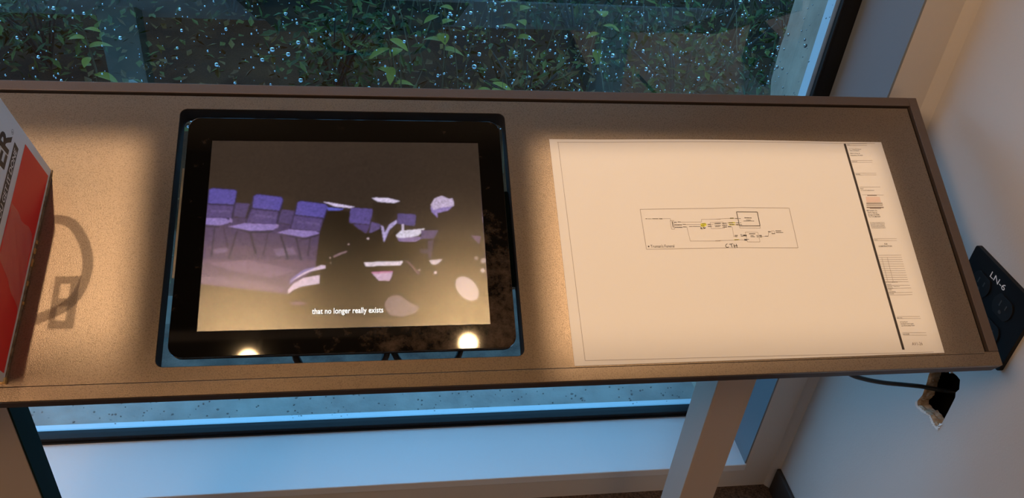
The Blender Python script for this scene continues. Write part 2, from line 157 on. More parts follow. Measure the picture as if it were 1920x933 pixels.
# ---------------------------------------------------------------- materials
def node(nt, t, **kw):
    n = nt.nodes.new(t)
    for k, v in kw.items():
        if k in n.inputs: n.inputs[k].default_value = v
        else: setattr(n, k, v)
    return n
M = {}
M['paint'] = mat('wall_paint', (0.62, 0.59, 0.55), 0.55, bump=0.12, bscale=350)
M['jamb'] = mat('grey_jamb_lining', (0.20, 0.232, 0.262), 0.5)
M['ceiling'] = mat('black_ceiling_paint', (0.03, 0.03, 0.03), 0.9)
M['sill'] = mat('sill_laminate', (0.72, 0.74, 0.76), 0.22, spec=0.5)
M['carpet'] = mat('carpet_loop', (0.17, 0.11, 0.075), 0.95, var=(0.04, 0.027, 0.02), scale=260, bump=0.8, bscale=300)
M['base'] = mat('rubber_base', (0.035, 0.03, 0.028), 0.6)
M['black_alu'] = mat('black_anodised_frame', (0.008, 0.009, 0.011), 0.5, spec=0.25)
M['gasket'] = mat('rubber_gasket', (0.004, 0.004, 0.005), 0.6)
M['bead'] = mat('aluminium_bead', (0.5, 0.55, 0.6), 0.5)
M['concrete'] = mat('wet_concrete', (0.36, 0.29, 0.22), 0.7, var=(0.19, 0.145, 0.105), scale=14, bump=0.5, bscale=90, detail=8)
M['wet_ledge'] = mat('soaked_concrete', (0.24, 0.22, 0.195), 0.6, spec=.2, var=(0.13, 0.12, 0.108), scale=16, bump=0.5, bscale=90, detail=8)
M['paving'] = mat('dark_wet_paving', (0.10, 0.08, 0.065), 0.7, spec=.15, var=(0.03, 0.026, 0.022), scale=22, bump=0.6, bscale=80, detail=8)
M['rim'] = mat('bronze_powder_coat', (0.17, 0.13, 0.11), 0.5, metal=0.6, bump=0.25, bscale=900)
M['dark_rim'] = mat('bronze_edge', (0.045, 0.030, 0.026), 0.5)
M['pan'] = mat('galvanised_under_pan', (0.85, 0.86, 0.88), 0.5)
M['liner'] = mat('slot_liner', (0.004, 0.003, 0.003), 0.8)
M['leg'] = mat('putty_painted_leg', (0.42, 0.36, 0.31), 0.5)
M['leg_dark'] = mat('near_black_green', (0.004, 0.014, 0.012), 0.7, spec=0.1)
M['black'] = mat('black_plastic', (0.008, 0.007, 0.007), 0.5, spec=.25)
M['steel'] = mat('bracket_steel', (0.55, 0.53, 0.5), 0.35, metal=1.0)
M['cable'] = mat('black_cable_jacket', (0.012, 0.011, 0.011), 0.4)
M['ink'] = mat('printed_ink', (0.045, 0.035, 0.03), 0.7)
M['ink_soft'] = mat('thin_grey_ink', (0.22, 0.18, 0.16), 0.7)
M['bar'] = mat('title_bar_ink', (0.03, 0.022, 0.018), 0.7)
M['highlight'] = mat('yellow_highlighter', (0.62, 0.62, 0.05), 0.6)
M['pink'] = mat('pale_pink_print', (0.64, 0.50, 0.45), 0.7)
M['paper'] = mat('drawing_paper', (0.66, 0.645, 0.63), 0.8, bump=0.03, bscale=60)
M['plate'] = mat('black_cover_plate', (0.006, 0.006, 0.007), 0.45, spec=.2)
M['plate_ink'] = mat('white_plate_lettering', (0.85, 0.85, 0.85), 0.6)
M['socket'] = mat('black_receptacle', (0.009, 0.009, 0.010), 0.4, spec=.3)
M['slot'] = mat('socket_slot', (0.05, 0.05, 0.05), 0.4)
M['gypsum'] = mat('torn_gypsum', (0.62, 0.50, 0.36), 0.9, var=(0.30, 0.2, 0.12), scale=120, bump=0.9, bscale=160)
M['gypsum_paper'] = mat('torn_wall_paper', (0.80, 0.77, 0.72), 0.9)
M['cavity'] = mat('dark_stud_cavity', (0.012, 0.010, 0.009), 0.9)
M['box_white'] = mat('box_white_print', (0.70, 0.68, 0.66), 0.4)
M['box_red'] = mat('box_red_print', (0.80, 0.022, 0.022), 0.4)
M['box_black'] = mat('box_black_print', (0.012, 0.011, 0.011), 0.4)
M['card'] = mat('worn_cardboard', (0.30, 0.20, 0.11), 0.9, var=(0.12, 0.07, 0.035), scale=150)
M['handle'] = None
M['lamp_body'] = mat('white_lamp_housing', (0.7, 0.7, 0.7), 0.4)
M['lens'] = mat('lit_lamp_lens', (0, 0, 0), 0.5, emit=((1.0, 0.63, 0.29), 130.0))
M['soil'] = mat('leaf_litter', (0.045, 0.016, 0.005), 0.9, var=(0.010, 0.005, 0.002), scale=6, detail=10, bump=1.0, bscale=30, spec=.1)
M['bark'] = mat('bark', (0.05, 0.035, 0.022), 0.9, var=(0.015, 0.012, 0.009), scale=20)

def speckled_top():
    m = mat('textured_bronze_sheet', (0.30, 0.25, 0.20), 0.41, metal=0.95)
    nt = m.node_tree; b = nt.nodes['Principled BSDF']; tc = node(nt, 'ShaderNodeTexCoord')
    n1 = node(nt, 'ShaderNodeTexNoise', Scale=700.0, Detail=3.0); r1 = node(nt, 'ShaderNodeValToRGB')
    r1.color_ramp.elements[0].position = 0.34; r1.color_ramp.elements[0].color = (0.225, 0.174, 0.13, 1)
    r1.color_ramp.elements[1].position = 0.52; r1.color_ramp.elements[1].color = (0.30, 0.235, 0.175, 1)
    n2 = node(nt, 'ShaderNodeTexVoronoi', Scale=260.0); r2 = node(nt, 'ShaderNodeValToRGB')
    r2.color_ramp.elements[0].position = 0.05; r2.color_ramp.elements[0].color = (0.72, 0.7, 0.7, 1); r2.color_ramp.elements[1].position = 0.16; r2.color_ramp.elements[1].color = (1, 1, 1, 1)
    mx = node(nt, 'ShaderNodeMix', data_type='RGBA', blend_type='MULTIPLY'); mx.inputs[0].default_value = 1.0
    nb = node(nt, 'ShaderNodeTexNoise', Scale=1300.0, Detail=2.0); bp = node(nt, 'ShaderNodeBump', Strength=0.28, Distance=0.001)
    L = nt.links.new
    for n in (n1, n2, nb): L(tc.outputs['Object'], n.inputs['Vector'])
    L(n1.outputs['Fac'], r1.inputs['Fac']); L(n2.outputs['Distance'], r2.inputs['Fac']); L(r1.outputs['Color'], mx.inputs[6]); L(r2.outputs['Color'], mx.inputs[7])
    L(mx.outputs[2], b.inputs['Base Color']); L(nb.outputs['Fac'], bp.inputs['Height']); L(bp.outputs['Normal'], b.inputs['Normal'])
    return m
M['top'] = speckled_top()

def bezel_mat():                            # black glass with dried smudges, thickest round the lower right corner
    m = mat('black_bezel_glass', (0.005, 0.0045, 0.004), 0.04)
    nt = m.node_tree; b = nt.nodes['Principled BSDF']; tc = node(nt, 'ShaderNodeTexCoord'); L = nt.links.new
    n = node(nt, 'ShaderNodeTexNoise', Scale=60.0, Detail=9.0, Roughness=0.7)
    g = node(nt, 'ShaderNodeVectorMath', operation='DISTANCE'); g.inputs[1].default_value = BEZEL_DIRT
    mr = node(nt, 'ShaderNodeMapRange'); mr.inputs[1].default_value = 0.02; mr.inputs[2].default_value = 0.20; mr.inputs[3].default_value = 0.27; mr.inputs[4].default_value = 0.0
    ad = node(nt, 'ShaderNodeMath', operation='ADD'); r = node(nt, 'ShaderNodeValToRGB')
    r.color_ramp.elements[0].position = 0.60; r.color_ramp.elements[0].color = (0.005, 0.0045, 0.004, 1); r.color_ramp.elements[1].position = 1.0; r.color_ramp.elements[1].color = (0.12, 0.085, 0.06, 1)
    L(tc.outputs['Object'], n.inputs['Vector']); L(tc.outputs['Object'], g.inputs[0]); L(g.outputs['Value'], mr.inputs[0]); L(n.outputs['Fac'], ad.inputs[0]); L(mr.outputs[0], ad.inputs[1]); L(ad.outputs[0], r.inputs['Fac']); L(r.outputs['Color'], b.inputs['Base Color'])
    return m
def screen_mat():                           # lit LCD picture under a hazy anti-glare skin
    m = bpy.data.materials.new('lit_screen'); m.use_nodes = True; nt = m.node_tree; nt.nodes.clear(); L = nt.links.new
    at = node(nt, 'ShaderNodeAttribute', attribute_name='picture'); em = node(nt, 'ShaderNodeEmission', Strength=0.75)
    gl = node(nt, 'ShaderNodeBsdfGlossy', distribution='BECKMANN', Color=(0.35, 0.35, 0.35, 1), Roughness=0.265); ad = node(nt, 'ShaderNodeAddShader'); o = node(nt, 'ShaderNodeOutputMaterial')
    L(at.outputs['Color'], em.inputs['Color']); L(em.outputs[0], ad.inputs[0]); L(gl.outputs[0], ad.inputs[1]); L(ad.outputs[0], o.inputs['Surface'])
    return m
def pane_mat():
    m = bpy.data.materials.new('window_glass'); m.use_nodes = True; nt = m.node_tree; nt.nodes.clear(); L = nt.links.new
    fr = node(nt, 'ShaderNodeFresnel', IOR=1.75); ge = node(nt, 'ShaderNodeNewGeometry'); su = node(nt, 'ShaderNodeMath', operation='SUBTRACT'); su.inputs[0].default_value = 1.0
    mu = node(nt, 'ShaderNodeMath', operation='MULTIPLY'); t = node(nt, 'ShaderNodeBsdfTransparent', Color=(0.93, 0.97, 0.96, 1)); g = node(nt, 'ShaderNodeBsdfGlossy', Roughness=0.0)
    m2 = node(nt, 'ShaderNodeMath', operation='MULTIPLY'); m2.inputs[1].default_value = 2.6   # both faces of the sealed unit reflect
    mx = node(nt, 'ShaderNodeMixShader'); o = node(nt, 'ShaderNodeOutputMaterial')
    L(ge.outputs['Backfacing'], su.inputs[1]); L(fr.outputs[0], m2.inputs[0]); L(m2.outputs[0], mu.inputs[0]); L(su.outputs[0], mu.inputs[1]); L(mu.outputs[0], mx.inputs[0])
    L(t.outputs[0], mx.inputs[1]); L(g.outputs[0], mx.inputs[2]); L(mx.outputs[0], o.inputs['Surface'])
    return m
def clear_mat(name, rough, col=(1, 1, 1, 1), ior=1.33):
    m = bpy.data.materials.new(name); m.use_nodes = True; nt = m.node_tree; nt.nodes.clear()
    g = node(nt, 'ShaderNodeBsdfGlass', Color=col, Roughness=rough, IOR=ior); o = node(nt, 'ShaderNodeOutputMaterial'); nt.links.new(g.outputs[0], o.inputs['Surface'])
    return m
def film_mat():
    m = bpy.data.materials.new('clear_torn_film'); m.use_nodes = True; nt = m.node_tree; nt.nodes.clear(); L = nt.links.new
    tc = node(nt, 'ShaderNodeTexCoord'); n = node(nt, 'ShaderNodeTexNoise', Scale=45.0, Detail=5.0); bp = node(nt, 'ShaderNodeBump', Strength=0.6, Distance=0.004)
    t = node(nt, 'ShaderNodeBsdfTransparent'); d = node(nt, 'ShaderNodeBsdfDiffuse', Color=(0.75, 0.72, 0.70, 1)); g = node(nt, 'ShaderNodeBsdfGlossy', Roughness=0.2)
    a = node(nt, 'ShaderNodeMixShader'); a.inputs[0].default_value = 0.09; b = node(nt, 'ShaderNodeMixShader'); b.inputs[0].default_value = 0.12; o = node(nt, 'ShaderNodeOutputMaterial')
    L(tc.outputs['Object'], n.inputs['Vector']); L(n.outputs['Fac'], bp.inputs['Height']); L(bp.outputs[0], g.inputs['Normal']); L(t.outputs[0], a.inputs[1]); L(d.outputs[0], a.inputs[2]); L(a.outputs[0], b.inputs[1]); L(g.outputs[0], b.inputs[2]); L(b.outputs[0], o.inputs['Surface'])
    return m
def leaf_mat(name, stops):                  # every leaf picks its own tint
    m = mat(name, (0.05, 0.1, 0.03), 0.6, spec=0.2); nt = m.node_tree; b = nt.nodes['Principled BSDF']
    g = node(nt, 'ShaderNodeNewGeometry'); r = node(nt, 'ShaderNodeValToRGB'); e = r.color_ramp.elements
    while len(e) < len(stops): e.new(0.5)
    for i, (q, c) in enumerate(stops): e[i].position = q; e[i].color = (*c, 1)
    nt.links.new(g.outputs['Random Per Island'], r.inputs['Fac']); nt.links.new(r.outputs['Color'], b.inputs['Base Color'])
    return m
M['leaf_dark'] = leaf_mat('dark_wet_leaves', [(0.0, (0.010, 0.018, 0.003)), (0.45, (0.020, 0.030, 0.004)), (0.8, (0.045, 0.050, 0.006)), (1.0, (0.08, 0.07, 0.008))])
M['leaf_litter'] = leaf_mat('mixed_litter_leaves', [(0.0, (0.07, 0.022, 0.004)), (0.35, (0.09, 0.040, 0.007)), (0.6, (0.04, 0.042, 0.006)), (0.85, (0.07, 0.06, 0.007)), (1.0, (0.12, 0.06, 0.012))])
M['leaf_bright'] = leaf_mat('fresh_green_leaves', [(0.0, (0.05, 0.065, 0.006)), (0.5, (0.11, 0.09, 0.007)), (0.8, (0.17, 0.11, 0.007)), (1.0, (0.07, 0.09, 0.03))])
M['gritty'] = mat('dark_grit', (0.03, 0.028, 0.025), 0.9)
M['lump'] = mat('pale_mottled', (0.16, 0.14, 0.12), 0.8, var=(0.09, 0.08, 0.07), scale=40)
M['stalk'] = mat('dry_stalk', (0.06, 0.04, 0.015), 0.8)

# ---------------------------------------------------------------- the room
XW, YW, YF, ZS = 0.06, 0.364, 0.497, 0.068          # right wall, window wall face, window frame face, sill top
ZH = 1.38                                            # unseen window head, kept low so less sky reaches the desk
XJ = -0.007                                          # right jamb of the window
XL, YB, ZC = -3.8, -4.2, 2.95
struct(build('floor', MB().box((XL-.1, YB-.1, -0.04), (XW+.16, YW+.16, 0.0)), M['carpet']))
struct(build('ceiling', MB().box((XL-.1, YB-.1, ZC), (XW+.16, 0.64, ZC+0.04)), M['ceiling']))
struct(build('wall_front', MB().box((XL-.1, YB-.1, 0), (XW+.16, YB, ZC)), M['paint']))
struct(build('wall_left', MB().box((XL-.1, YB, 0), (XL, 0.53, ZC)), M['paint']))
# right wall: sheet of plasterboard with a broken hole, dark cavity behind it
wr = struct(build('wall_right', MB().slab(rect(YB, 0.0, YW+.14, ZC), XW, XW+0.013, lambda a, b, t: Vector((t, a, b)), holes=[HOLE]), M['paint']))
build('cavity_back', MB().box((XW+0.11, YB, 0), (XW+0.12, YW+.16, ZC)), M['cavity'], wr)
build('stud', MB().box((XW+0.0135, 0.062, 0), (XW+0.11, 0.078, ZC)), M['cavity'], wr)
build('stud', MB().box((XW+0.0135, 0.235, 0), (XW+0.11, 0.27, ZC)), M['cavity'], wr)
# raw gypsum lining of the broken edge, and the torn white face paper
n = len(HOLE); cy = sum(q[0] for q in HOLE)/n; cz = sum(q[1] for q in HOLE)/n
mb = MB(); vs = []
jit = [(random.uniform(-.0012, .0012), random.uniform(-.0012, .0012)) for _ in range(n*4)]
ring = []
for i, (y, z) in enumerate(HOLE):
    y2, z2 = HOLE[(i+1) % n]
    for k in range(4):
        ring.append((y+(y2-y)*k/4, z+(z2-z)*k/4))
m4 = len(ring)
for t, sh in ((0.0002, 0.0), (0.004, .0014), (0.009, .0005), (0.0165, .0026)):
    for i, (y, z) in enumerate(ring):
        d = math.hypot(y-cy, z-cz); j = jit[(i*7 + int(t*3000)) % len(jit)]
        vs.append((XW+t, y+(cy-y)/d*sh+j[0]*(t > .001), z+(cz-z)/d*sh+j[1]*(t > .001)))
fs = [(a*m4+i, a*m4+(i+1) % m4, (a+1)*m4+(i+1) % m4, (a+1)*m4+i) for a in range(3) for i in range(m4)]
build('broken_plaster_edge', mb.add(vs, fs), M['gypsum'], wr, fix=True)
mb = MB()
for i in range(18, 40):                              # ragged flakes of face paper along the lower rim
    y, z = ring[i % m4]; d = math.hypot(y-cy, z-cz); oy, oz = (y-cy)/d, (z-cz)/d; s = random.uniform(.0008, .0024)
    ty, tz = -oz, oy; w = random.uniform(.002, .004)
    mb.add([(XW-.0006, y+ty*w, z+tz*w), (XW-.0006, y-ty*w, z-tz*w), (XW-.0022, y+oy*s+ty*w*.4, z+oz*s+tz*w*.4), (XW-.0012, y+oy*s*.6-ty*w, z+oz*s*.6-tz*w)], [(0, 1, 3, 2)])
build('torn_face_paper', mb, M['gypsum_paper'], wr)
# window wall with its opening
struct(build('wall_back', MB().slab(rect(XL, 0, XW, ZC), YW, 0.535, lambda a, b, t: Vector((a, t, b)), holes=[rect(-2.7, ZS-.018, XJ, ZH)]), M['paint']))
struct(build('trim_1', MB().box((-2.7, YW-.003, ZS-.018), (XJ, YF+.004, ZS)), M['sill'], bevel=.0015))           # window sill
struct(build('added_bulkhead', MB().box((XL+.01, YW-.03, ZH), (XW-.015, YW-.0005, ZC-.001)), M['base'], bevel=.002))                  # unseen dark bulkhead, added to keep a bright wall out of the bezel
struct(build('trim_3', MB().box((XJ-.003, YW+.0005, ZS), (XJ, YF+.003, ZH)), M['jamb']))                         # jamb lining
mb = MB().slab([(XW, YW), (XW-.013, YW), (XW-.010, YW-.004), (XW-.004, YW-.010), (XW, YW-.013)], 0.0, ZC)
struct(build('trim_2', mb, M['paint']))                                                                            # bead in the wall corner
struct(build('baseboard_right', MB().box((XW-.008, YB, 0), (XW, YW-.013, 0.064)), M['base'], bevel=.002))
# window
win = thing('window_1', (-1.35, YF, ZS), 'tall fixed window in a black frame, wet with rain, behind the desk', 'window'); struct(win); del win['category']
build('frame_rail', MB().box((-2.7, YF-.006, ZS), (XJ, YF+.015, ZS+.011)), M['black_alu'], win, bevel=.0015)
build('frame_stile', MB().box((XJ-.030, YF+.004, ZS+.0112), (XJ, YF+.0145, ZH)), M['black_alu'], win, bevel=.0015)
build('frame_stile', MB().box((-2.7, YF+.004, ZS+.0112), (-2.67, YF+.034, ZH)), M['black_alu'], win)
build('frame_rail', MB().box((-2.7, YF+.004, ZH-.04), (XJ, YF+.034, ZH)), M['black_alu'], win)
build('gasket', MB().box((-2.7, YF-.009, ZS+.0002), (XJ, YF-.005, ZS+.003)), M['gasket'], win)
build('gasket', MB().box((XJ-.0325, YF+.001, ZS+.0112), (XJ-.0302, YF+.0058, ZH-.04)), M['gasket'], win)
YG = YF + .006
build('pane', MB().box((-2.68, YG, ZS+.004), (XJ-.022, YG+.006, ZH-.03)), pane_mat(), win)
build('glazing_bead', MB().box((-2.7, YF+.0153, ZS-.012), (XJ-.03, YF+.037, ZS+.001)), M['bead'], win)
build('glazing_bead', MB().box((XJ-.0355, YF+.0153, ZS+.0012), (XJ-.0275, YF+.037, ZH)), M['bead'], win)
# rain on the outside of the pane
mb = MB(); YR = YG + .0062
NS = 8; hemi = []
for ring_i, (rr, dd) in enumerate(((1.0, 0.0), (0.80, 0.20), (0.42, 0.33))):
    hemi += [(rr*math.cos(2*math.pi*k/NS), dd, rr*math.sin(2*math.pi*k/NS)) for k in range(NS)]
hemi.append((0, 0.38, 0))
hf = [(a*NS+k, a*NS+(k+1) % NS, (a+1)*NS+(k+1) % NS, (a+1)*NS+k) for a in range(2) for k in range(NS)] + [(2*NS+k, 2*NS+(k+1) % NS, 3*NS) for k in range(NS)] + [tuple(range(NS))[::-1]]
for i in range(3500):
    x = random.uniform(-1.75, -0.045); z = random.uniform(0.70, 1.12)
    if random.random() < 0.30: x = random.uniform(-.62, -.1)
    r = min(.0032, .00050*math.exp(random.gauss(0.35, 0.62)))
    sz = random.uniform(1.0, 1.25)
    mb.add([(x+q[0]*r, YR+q[1]*r*1.1, z+q[2]*r*sz) for q in hemi], hf)
for i in range(2600):                                # the rest of the pane
    x = random.uniform(-2.6, -0.045); z = random.uniform(1.12, 1.34) if x > -1.75 else random.uniform(.7, 1.34)
    r = min(.0032, .00050*math.exp(random.gauss(0.35, 0.62)))
    mb.add([(x+q[0]*r, YR+q[1]*r*1.1, z+q[2]*r*1.1) for q in hemi], hf)
for i in range(30):
    x = random.uniform(-1.5, -0.06); z = ZS+.019+random.uniform(0, .03); r = random.uniform(.0008, .0019)
    mb.add([(x+q[0]*r, YR+q[1]*r, z+q[2]*r) for q in hemi], hf)
ro = build('raindrops', mb, clear_mat('rain_water', 0.0), smooth=True, fix=False); tag(ro, 'scattered clear raindrops clinging to the outside of the window', 'raindrops'); ro['kind'] = 'stuff'

# ---------------------------------------------------------------- outdoors
def hgt(x, y): return -0.38 + 0.05*(y-.7) + 0.05*math.sin(1.7*x+y) + 0.04*math.sin(3.1*y-x)
def rough_face(nx, nz, f, amp, seed):
    r = np.random.default_rng(seed); mbb = MB(); vs = []
    for j in range(nz+1):
        for i in range(nx+1): vs.append(f(i/nx, j/nz, float(r.normal())*amp))
    return mbb.add(vs, [(j*(nx+1)+i, j*(nx+1)+i+1, (j+1)*(nx+1)+i+1, (j+1)*(nx+1)+i) for j in range(nz) for i in range(nx)])
struct(build('concrete_lintel', MB().box((-3.2, 0.536, ZH), (0.5, 0.645, 2.95)), M['concrete']))
struct(build('concrete_ledge', MB().box((-3.2, 0.536, -0.6), (0.4, 0.650, ZS-.022)), M['wet_ledge'], bevel=.004))
struct(build('paving_strip', MB().box((-3.2, 0.651, -0.6), (0.4, 0.95, ZS-.04)), M['paving'], bevel=.004))
mb = MB(); r8 = random.Random(4)
for i in range(260):
    x = r8.uniform(-1.5, 0.0); y = r8.uniform(.545, .645); s = r8.uniform(.0006, .0022); z = ZS-.0218
    k = [(x+s*math.cos(a)*r8.uniform(.6, 1.4), y+s*math.sin(a)*r8.uniform(.6, 1.4)) for a in [j*math.pi/3 for j in range(6)]]
    mb.slab(k, z-.0005, z+.0012)
go = build('grit', mb, M['gritty']); tag(go, 'dark grit and crumbs lying on the wet concrete ledge', 'grit'); go['kind'] = 'stuff'
# reveal of the outer wall right of the pane, with a spalled arris
mb = MB(); r2 = random.Random(3)
zz = [ZS-.022 + k*0.03 for k in range(94)]
prof = []
for z in zz:
    e = r2.uniform(0, .004)
    if 0.69 < z < 0.735: e += .016
    prof.append((0.645-e, z))
mb.slab([(0.536, zz[-1])] + [(0.536, zz[0])] + prof, -0.0365, 0.5, lambda a, b, t: Vector((t, a, b)))
struct(build('concrete_reveal', mb, M['concrete']))
gx, gy = 60, 50; vs = []
for j in range(gy+1):
    for i in range(gx+1):
        x = -9+16*i/gx; y = .951+13*(j/gy)**1.6; vs.append((x, y, hgt(x, y)+random.uniform(-.015, .015)))
struct(build('ground', MB().add(vs, [(j*(gx+1)+i, j*(gx+1)+i+1, (j+1)*(gx+1)+i+1, (j+1)*(gx+1)+i) for j in range(gy) for i in range(gx)]), M['soil'], smooth=True))

def leaf(mbb, p, d, up, L, wd):
    d = d.normalized(); s = d.cross(up)
    if s.length < 1e-3: s = Vector((1, 0, 0))
    s.normalize(); nrm = s.cross(d)
    mbb.add([p, p+d*L*.45+s*wd+nrm*wd*.3, p+d*L, p+d*L*.45-s*wd+nrm*wd*.3, p+d*L*.5-nrm*wd*.25], [(0, 1, 4), (1, 2, 4), (2, 3, 4), (3, 0, 4)])
def rdir(r, zmin=-.4): return Vector((r.uniform(-1, 1), r.uniform(-1, 1), r.uniform(zmin, .7)))
r3 = random.Random(21)
mb = MB()
for i in range(9000):
    y = 1.05+4.6*r3.random()**.8; x = r3.uniform(-3.8, 2.8)
    leaf(mb, Vector((x, y, hgt(x, y)+r3.uniform(.0, .10))), rdir(r3), Vector((r3.uniform(-.5, .5), r3.uniform(-.5, .5), 1)), r3.uniform(.025, .06), r3.uniform(.006, .016))
go = build('ground_litter', mb, M['leaf_litter'], fix=False); tag(go, 'brown and green leaf litter and low weeds covering the ground outside', 'undergrowth'); go['kind'] = 'stuff'
mb = MB()
for i in range(420):
    y = 1.1+3.2*r3.random(); x = r3.uniform(-.9, 1.6); p = Vector((x, y, hgt(x, y))); L = r3.uniform(.15, .45); d = Vector((r3.uniform(-.5, .5), r3.uniform(-.5, .5), 1)).normalized()
    e = p+d*L; k = p+d*L*.55+Vector((0, 0, .03)); s = d.cross(Vector((0, 1, 0))).normalized()*.003
    mb.add([p-s, p+s, k+s*.8, k-s*.8, e], [(0, 1, 2, 3), (3, 2, 4)])
go = build('tall_grass', mb, M['stalk'], fix=False); tag(go, 'thin dry grass blades and stalks standing among the weeds', 'grass'); go['kind'] = 'stuff'

def shrub(x, y, rad, ht, n, m, label, dens_r):
    z = hgt(x, y); t = thing('shrub', (x, y, z), label, 'shrub', 'shrubs outside the window'); r = random.Random(dens_r)
    mb = MB(); tips = []
    for k in range(9):
        a = r.uniform(0, 6.28); q = Vector((x+math.cos(a)*rad*r.uniform(.2, .8), y+math.sin(a)*rad*r.uniform(.2, .8), z+ht*r.uniform(.55, 1))); b = Vector((x, y, z-.01))
        mb.tube([b, b.lerp(q, .5)+Vector((0, 0, ht*.12)), q], [.007, .005, .002], 5); tips.append((b, q))
    build('stems', mb, M['bark'], t)
    mb = MB()
    for k in range(n):
        b, q = tips[k % 9]; f = r.uniform(.25, 1.05); p = b.lerp(q, f)+Vector((r.gauss(0, rad*.28), r.gauss(0, rad*.28), r.gauss(0.02, ht*.12)))
        leaf(mb, p, rdir(r, -.6), Vector((r.uniform(-.6, .6), r.uniform(-.6, .6), 1)), r.uniform(.035, .075), r.uniform(.013, .006))
    build('foliage', mb, m, t, fix=False)
    return t
where = ['dark green leafy shrub beside the concrete reveal', 'dark green shrub behind the paper, left of the reveal', 'low dark shrub beyond the monitor', 'dense dark shrub at the left end of the window view', 'small weed bush in front of the bare brown litter', 'dark shrub at the far left outside the window',
         'bushy green shrub far behind the drawing sheet', 'dark shrub farthest behind the monitor', 'green shrub farthest to the left behind the box', 'mid green shrub close to the outer wall at right', 'round dark shrub in the middle distance', 'shrub of mixed green at the far right corner']
spots = [(.52, 2.35, .38, .55, 520, 'leaf_dark'), (.25, 3.1, .45, .6, 560, 'leaf_dark'), (-.86, 2.45, .34, .45, 480, 'leaf_dark'), (-2.05, 2.9, .4, .5, 460, 'leaf_dark'), (-.12, 2.3, .24, .25, 220, 'leaf_litter'), (-2.9, 3.3, .5, .7, 460, 'leaf_dark'),
         (.15, 4.2, .6, .7, 600, 'leaf_dark'), (-.8, 3.7, .5, .5, 480, 'leaf_dark'), (-1.9, 4.4, .6, .6, 460, 'leaf_litter'), (.95, 2.2, .35, .5, 400, 'leaf_dark'), (-1.35, 3.3, .3, .4, 300, 'leaf_dark'), (1.4, 3.3, .5, .7, 460, 'leaf_dark')]
for i, (q, lb) in enumerate(zip(spots, where)): shrub(q[0], q[1], q[2], q[3], q[4], M[q[5]], lb, 50+i)

def weed(x, y, ht, n, label, seed):
    z = hgt(x, y); t = thing('leafy_weed', (x, y, z), label, 'plant', 'broad leaved weeds outside the window'); r = random.Random(seed)
    top = Vector((x+r.uniform(-.06, .06), y+r.uniform(-.06, .06), z+ht)); b = Vector((x, y, z-.01))
    build('stem', MB().tube([b, b.lerp(top, .5)+Vector((.01, .01, 0)), top], [.005, .004, .002], 5), M['stalk'], t)
    for k in range(n):
        p = b.lerp(top, .35+.65*(k+1)/n); a = k*2.4+r.uniform(-.4, .4); d = Vector((math.cos(a), math.sin(a), r.uniform(-.1, .45))).normalized(); L = r.uniform(.05, .095); wd = L*r.uniform(.20, .32)
        s = d.cross(Vector((0, 0, 1))).normalized(); nn = s.cross(d); vs = []; fs = []
        for i in range(7):                            # a blade with a folded midrib and drooping tip
            u = i/6; ww = wd*math.sin(math.pi*min(1, .06+u*.94))**.8; c = p+d*(L*(u*.95+.05))-Vector((0, 0, L*.35*u*u))
            vs += [c+s*ww+nn*ww*.25, c, c-s*ww+nn*ww*.25]
            if i: fs += [(3*i-3, 3*i-2, 3*i+1, 3*i), (3*i-2, 3*i-1, 3*i+2, 3*i+1)]
        build('leaf', MB().add(vs, fs), M['leaf_bright'], t, smooth=True, fix=False)
wl = ['broad leaved weed seen just above the monitor top edge', 'yellow green weed right of the broad leaved one', 'small bright weed above the paper left edge', 'bright weed farther back above the monitor', 'low weed with few broad leaves near the centre', 'upright bright weed above the middle of the paper', 'weed with pale leaves at the left of the window view']
for i, (x, y, h, n) in enumerate([(-.62, 2.25, .38, 7), (-.42, 2.5, .42, 8), (-.12, 2.65, .40, 7), (-.55, 3.1, .5, 8), (-.30, 2.15, .25, 6), (.16, 2.5, .35, 7), (-1.75, 2.5, .3, 6)]): weed(x, y, h, n, wl[i], 90+i)

def tree(x, y, rad, ht, label, seed):
    z = hgt(x, y); t = thing('tree', (x, y, z), label, 'tree', 'trees beyond the undergrowth'); r = random.Random(seed)
    build('trunk', MB().tube([(x, y, z-.05), (x+.03, y, z+ht*.3), (x+r.uniform(-.2, .2), y+.05, z+ht*.7), (x, y, z+ht)], [rad*1.25, rad, rad*.7, rad*.3], 10), M['bark'], t, smooth=True)
    mb = MB()
    for k in range(1500):
        a = r.uniform(0, 6.28); q = r.uniform(.2, 1)**.5*ht*.36; zz = z+ht*r.uniform(.42, 1.08)
        leaf(mb, Vector((x+math.cos(a)*q, y+math.sin(a)*q, zz)), rdir(r, -.8), Vector((r.uniform(-.6, .6), r.uniform(-.6, .6), 1)), r.uniform(.15, .32), r.uniform(.05, .1))
    build('crown', mb, M['leaf_dark'], t, fix=False)
for i, (x, y, rd, h, lb) in enumerate([(-2.4, 5.6, .12, 5.0, 'slender tree at the left beyond the undergrowth'), (1.6, 5.8, .15, 5.2, 'tree standing beyond the shrubs behind the paper'), (5.6, 5.6, .14, 5.2, 'tree farthest right behind the outer wall'), (-6.4, 5.8, .16, 5.2, 'tree farthest left at the wood edge'), (-.4, 9.6, .17, 5.4, 'tall tree deepest in the wood')]): tree(x, y, rd, h, lb, 130+i)
